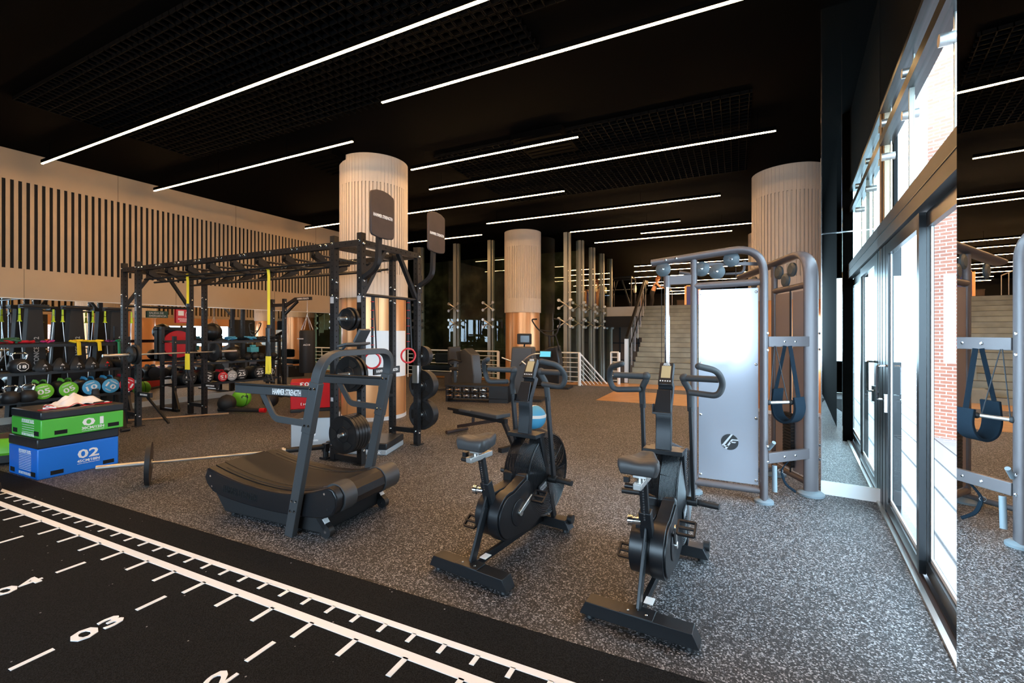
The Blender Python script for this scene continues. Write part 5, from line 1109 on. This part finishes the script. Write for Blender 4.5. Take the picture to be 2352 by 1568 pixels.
for r_ in range(2):
    for k in range(5):
        d = thing('dumbbell', '%s dumbbell of the %s row on the low rack' % (('first', 'second', 'third', 'fourth', 'fifth')[k], ('lower', 'upper')[r_]), 'dumbbell', (-6.15+0.97*(0.13+k*0.2), 8.95+0.26*(0.13+k*0.2)-0.02, 0.1+r_*0.14), R(15), 'block dumbbells on the low rack')
        each(MB().bb(-0.075, -0.035, -0.05, 0.05, 0, 0.1).bb(0.035, 0.075, -0.05, 0.05, 0, 0.1), 'head', RUB, d); MB().cyl((-0.04, 0, 0.06), (0.04, 0, 0.06), 0.016).cyl((-0.075, -0.05, 0.05), (0.075, -0.055, 0.05), 0.01).build('grip', CHR, d)
o = thing('exercise_ball', 'pale blue and white striped ball behind the left air bike fan', 'ball', (-3.05, 7.05, 0)); MB().ball((0, 0, 0.2), 0.2, n=28, k=16).build('ball', LBLU, o); MB().lathe([(0.199, -0.025), (0.203, 0), (0.199, 0.025)], (0, 0, 0.23), (0, 0, 1), 28).lathe([(0.199, -0.025), (0.203, 0), (0.199, 0.025)], (0, 0, 0.2), (1, -0.5, 0), 28).build('stripe', WPNT, o)
t = thing('dumbbell', 'black dumbbell on the turf, cut by the left edge of the view', 'dumbbell', (-6.62, 1.72, 0.01)); MB().lathe([(0.05, 0), (0.085, 0.02), (0.085, 0.11), (0.05, 0.13)], (-0.02, 0, 0.085), (1, 0.2, 0), 8).build('head', RUB, t); MB().cyl((-0.02, 0, 0.085), (-0.16, -0.03, 0.085), 0.016).build('grip', STL, t); MB().lathe([(0.05, 0), (0.085, 0.02), (0.085, 0.11), (0.05, 0.13)], (-0.27, -0.05, 0.085), (1, 0.2, 0), 8).build('head', RUB, t)
# recumbent bike
t = thing('recumbent_bike', 'grey seated exercise bike with backrest, left of the far column', 'exercise bike', (-6.75, 10.6, 0), R(-20))
MB().prism([(0.15, 0.05), (0.95, 0.05), (1.0, 0.5), (0.9, 1.05), (0.6, 1.2), (0.35, 1.12), (0.3, 0.5)], lambda u, v, w_: (u-0.3, w_, v), -0.15, 0.15).build('housing', GREY, t, bevel=0.03)
MB().box((-0.35, 0, 0.98), (0.1, 0.4, 0.5)).box((-0.15, 0, 0.62), (0.4, 0.38, 0.08)).build('seat', BIKG, t, bevel=0.03)
MB().bb(-0.4, -0.3, -0.05, 0.05, 0.05, 0.9).bb(-0.6, 0.9, -0.06, 0.06, 0, 0.07).bb(-0.65, -0.55, -0.35, 0.35, 0, 0.06).build('frame', GREY, t)
MB().tube(fillet([(-0.35, -0.2, 0.85), (0.0, -0.3, 0.9), (0.3, -0.25, 0.85)], 0.1), 0.02).tube(fillet([(-0.35, 0.2, 0.85), (0.0, 0.3, 0.9), (0.3, 0.25, 0.85)], 0.1), 0.02).build('side_grip', BLK2, t)
MB().box((0.12, 0, 0.98), (0.04, 0.5, 0.28), M=Matrix.Rotation(R(-15), 4, 'Y')).build('console', BLK2, t, bevel=0.01)
t = thing('rowing_seat_machine', 'low machine with two pale padded rollers behind the railing side, far left of the machines', 'exercise machine', (-8.3, 11.6, 0), R(10))
MB().box((0, 0, 0.55), (0.9, 0.3, 0.16)).box((0.25, 0, 0.85), (0.5, 0.35, 0.3)).build('pad', BWEB, t, bevel=0.05); MB().bb(-0.5, 0.6, -0.05, 0.05, 0.3, 0.4).bb(-0.4, -0.3, -0.3, 0.3, 0, 0.4).bb(0.4, 0.5, -0.3, 0.3, 0, 0.4).build('frame', GREY, t)
# upright stepper with screen
t = thing('stair_climber', 'tall grey cardio machine with a raised square screen in front of the far column', 'cardio machine', (-4.6, 9.95, 0), R(10))
MB().prism([(-0.28, 0.05), (0.2, 0.05), (0.27, 0.9), (0.24, 1.28), (-0.26, 1.28), (-0.3, 0.7)], lambda u, v, w_: (u, w_, v), -0.1, 0.3).build('housing', GREY, t, bevel=0.03)
MB().cyl((0.0, 0.1, 1.25), (0.02, 0.1, 1.42), 0.02).box((0.02, 0.05, 1.47), (0.36, 0.05, 0.26)).build('screen_frame', BLK2, t, bevel=0.02); MB().box((0.04, 0.024, 1.47), (0.22, 0.006, 0.16)).build('screen', SCRK, t)
MB().tube(fillet([(-0.05, -0.12, 0.85), (0.1, -0.3, 0.98), (0.3, -0.35, 1.12), (0.5, -0.35, 1.14)], 0.1), 0.018).tube(fillet([(0.05, -0.3, 0.95), (0.25, -0.3, 0.8), (0.35, -0.2, 0.7)], 0.1), 0.018).tube([(-0.3, 0.2, 0.9), (-0.6, 0.2, 1.0)], 0.018).build('handlebar', STL, t)
MB().bb(-0.35, 0.5, -0.25, 0.35, 0, 0.06).build('base', BLK2, t)
# cross trainer
t = thing('cross_trainer', 'dark cross trainer with tall curved arms and glowing blue screen', 'cross trainer', (-5.0, 12.55, 0), R(5))
MB().prism([(-0.42, 0.05), (0.4, 0.05), (0.42, 0.8), (0.35, 1.25), (0.1, 1.2), (-0.05, 1.1), (-0.38, 1.08), (-0.42, 0.9)], lambda u, v, w_: (u, w_, v), -0.25, 0.2).build('housing', BIKE, t, bevel=0.04)
MB().tube(fillet([(-0.3, -0.1, 2.02), (-0.48, -0.1, 2.02), (-0.3, -0.1, 1.75), (0.05, -0.1, 1.5), (0.3, -0.1, 1.55), (0.43, -0.1, 2.0), (0.2, -0.1, 2.03)], 0.12), 0.022).tube([(-0.2, -0.1, 1.7), (0.1, -0.13, 1.66), (0.36, -0.1, 1.72)], 0.016).tube([(0.08, -0.05, 1.1), (0.08, -0.1, 1.55)], 0.035).tube([(0.25, -0.1, 1.6), (0.4, -0.1, 1.1)], 0.02).build('arm', BLK2, t)
MB().box((0.02, -0.28, 1.0), (0.36, 0.04, 0.2), M=Matrix.Rotation(R(-15), 4, 'X')).build('screen_frame', BLK2, t, bevel=0.01); MB().box((0.02, -0.305, 1.0), (0.32, 0.006, 0.16), M=Matrix.Rotation(R(-15), 4, 'X')).build('screen', SCR, t)
MB().bb(-0.6, 0.7, -0.3, 0.3, 0, 0.06).build('base', BLK2, t)
# ================================================================ UPPER FLOOR
def person():
    t = bpy.data.objects.new('person', None); C.objects.link(t); t.location = (-3.75, 23.4, 2.72); t.rotation_euler = (0, 0, R(-90)); tag(t, 'woman with long brown hair in dark sportswear leaning on the upper floor rail', 'person')
    def skin(name, joints, edges, mt, lv=2):
        me = bpy.data.meshes.new(name); me.from_pydata([j[0] for j in joints], edges, []); o = bpy.data.objects.new(name, me); C.objects.link(o); o.parent = t; me.materials.append(mt)
        md = o.modifiers.new('skin', 'SKIN'); md.use_smooth_shade = True
        for i, j in enumerate(joints):
            sv = me.skin_vertices[0].data[i]; r_ = j[1]; sv.radius = (r_, r_*(j[2] if len(j) > 2 else 1)); sv.use_root = (i == 0)
        s_ = o.modifiers.new('sub', 'SUBSURF'); s_.levels = lv; s_.render_levels = lv; return o
    # faces local +y; leaning forward with both hands on the rail
    J = [((0, 0, 0.92), 0.14), ((0, 0.10, 1.12), 0.11), ((0, 0.2, 1.32), 0.13), ((0, 0.26, 1.42), 0.055), ((0, 0.32, 1.52), 0.07), ((0, 0.34, 1.6), 0.08)]
    E_ = [(0, 1), (1, 2), (2, 3), (3, 4), (4, 5)]
    for s_ in (-1, 1):
        k = len(J); J += [((s_*0.16, 0.23, 1.36), 0.05), ((s_*0.2, 0.38, 1.14), 0.04), ((s_*0.17, 0.62, 1.1), 0.03), ((s_*0.16, 0.7, 1.09), 0.025)]; E_ += [(2, k), (k, k+1), (k+1, k+2), (k+2, k+3)]
        for f_ in range(4): q = len(J); J += [((s_*(0.13+0.018*f_), 0.745, 1.085), 0.009), ((s_*(0.13+0.018*f_), 0.785, 1.06), 0.008)]; E_ += [(k+3, q), (q, q+1)]
        q = len(J); J += [((s_*0.12, 0.71, 1.07), 0.009)]; E_ += [(k+3, q)]
        k = len(J); J += [((s_*0.1, 0, 0.86), 0.1), ((s_*0.11, -0.02 if s_ < 0 else 0.06, 0.48), 0.06), ((s_*0.11, -0.12 if s_ < 0 else 0.0, 0.1), 0.04), ((s_*0.11, 0.0 if s_ < 0 else 0.12, 0.04), 0.035)]; E_ += [(0, k), (k, k+1), (k+1, k+2), (k+2, k+3)]
    skin('body', J, E_, SKIN)
    J = [((0, 0, 0.92), 0.15), ((0, 0.08, 1.08), 0.118)]; E_ = [(0, 1)]
    for s_ in (-1, 1): k = len(J); J += [((s_*0.1, 0, 0.86), 0.11), ((s_*0.11, -0.02 if s_ < 0 else 0.06, 0.48), 0.072), ((s_*0.11, -0.12 if s_ < 0 else 0.0, 0.13), 0.05)]; E_ += [(0, k), (k, k+1), (k+1, k+2)]
    skin('leggings', J, E_, CLO); skin('sports_top', [((0, 0.12, 1.16), 0.135), ((0, 0.17, 1.26), 0.165), ((0, 0.21, 1.35), 0.15)], [(0, 1), (1, 2)], CLO)
    m = MB().ball((0, 0.31, 1.62), 0.105, sc=(0.9, 1, 1.1)).ball((0, 0.22, 1.5), 0.09, sc=(1, 0.7, 1.5)).ball((0, 0.2, 1.4), 0.06, sc=(1, 0.6, 1.4)); m.build('hair', HAIR, t)
    MB().ball((0, 0.41, 1.57), 0.014).ball((-0.03, 0.405, 1.6), 0.009, 1).ball((0.03, 0.405, 1.6), 0.009, 1).box((0, 0.4, 1.53), (0.04, 0.01, 0.008), 1).build('face', [SKIN, BLK2], t)
    MB().ball((-0.11, 0.03, 0.035), 0.05, sc=(0.9, 2, 0.7)).ball((0.11, 0.13, 0.035), 0.05, sc=(0.9, 2, 0.7)).build('shoe', WPNT, t)
person()
def frame_rack(x, y, z, w, h, lab, mt=BLK):
    t = thing('squat_rack', lab, 'rack', (x, y, z))
    for a in (0, w):
        for b_ in (0, 1.1): MB().bb(a-0.04, a+0.04, b_-0.04, b_+0.04, 0, h).build('post', mt, t)
    MB().bb(0, w, -0.03, 0.03, h-0.08, h).bb(0, w, 1.07, 1.13, h-0.08, h).bb(-0.03, 0.03, 0, 1.1, h-0.08, h).bb(w-0.03, w+0.03, 0, 1.1, h-0.08, h).rect([(0, 0, 0.2), (w*0.4, 0, h*0.9)], 0.07, 0.06).rect([(w*0.6, 0, h*0.9), (w, 0, 0.2)], 0.07, 0.06).build('frame', mt, t)
    MB().cyl((-0.3, 0, 1.2), (w+0.3, 0, 1.2), 0.015).cyl((-0.25, 0, 1.2), (-0.15, 0, 1.2), 0.2).cyl((w+0.15, 0, 1.2), (w+0.25, 0, 1.2), 0.2).build('loaded_bar', STL, t)
frame_rack(-7.9, 23, 2.72, 1.2, 2.1, 'black weight rack on the upper floor, left of the staircase'); frame_rack(-6.2, 24.5, 2.72, 1.2, 1.9, 'second black weight rack on the upper floor, nearer the handrail')
t = thing('drink_cabinet', 'wooden sided cabinet with blue shelves on the upper floor', 'cabinet', (-2.55, 26.8, 2.72)); MB().bb(0, 0.1, 0, 0.4, 0, 1.5).bb(0.7, 0.8, 0, 0.4, 0, 1.5).bb(0, 0.8, 0, 0.4, 1.45, 1.5).build('side', COP, t)
MB().bb(0.1, 0.7, 0.1, 0.4, 0, 1.45).build('shelf', mat('blue_shelf', (0.02, 0.04, 0.4), 0.4), t)
t = thing('upper_railing', 'thin railing along the edge of the upper floor by the woman', 'railing', (-2.95, 23.4, 2.72)); MB().cyl((0, 0-0.9, 1.05), (0, 1.3, 1.05), 0.02).build('rail', STL, t)
for k in range(3): MB().cyl((0, -0.9+k*1.1, 0), (0, -0.9+k*1.1, 1.05), 0.015).build('post', STL, t)
def lounge(x, y, w_, lab): t = thing('wall_cabinet', lab, 'cabinet', (x, y, 2.72)); MB().bb(0, w_, 0, 0.5, 0, 0.9).build('body', WD, t); MB().bb(-0.02, w_+0.02, -0.02, 0.52, 0.9, 0.93).build('counter_top', BLK2, t)
lounge(-3.3, 30, 2.5, 'long low dark cabinet on the upper floor above the stairs')
bpy.context.view_layer.update()
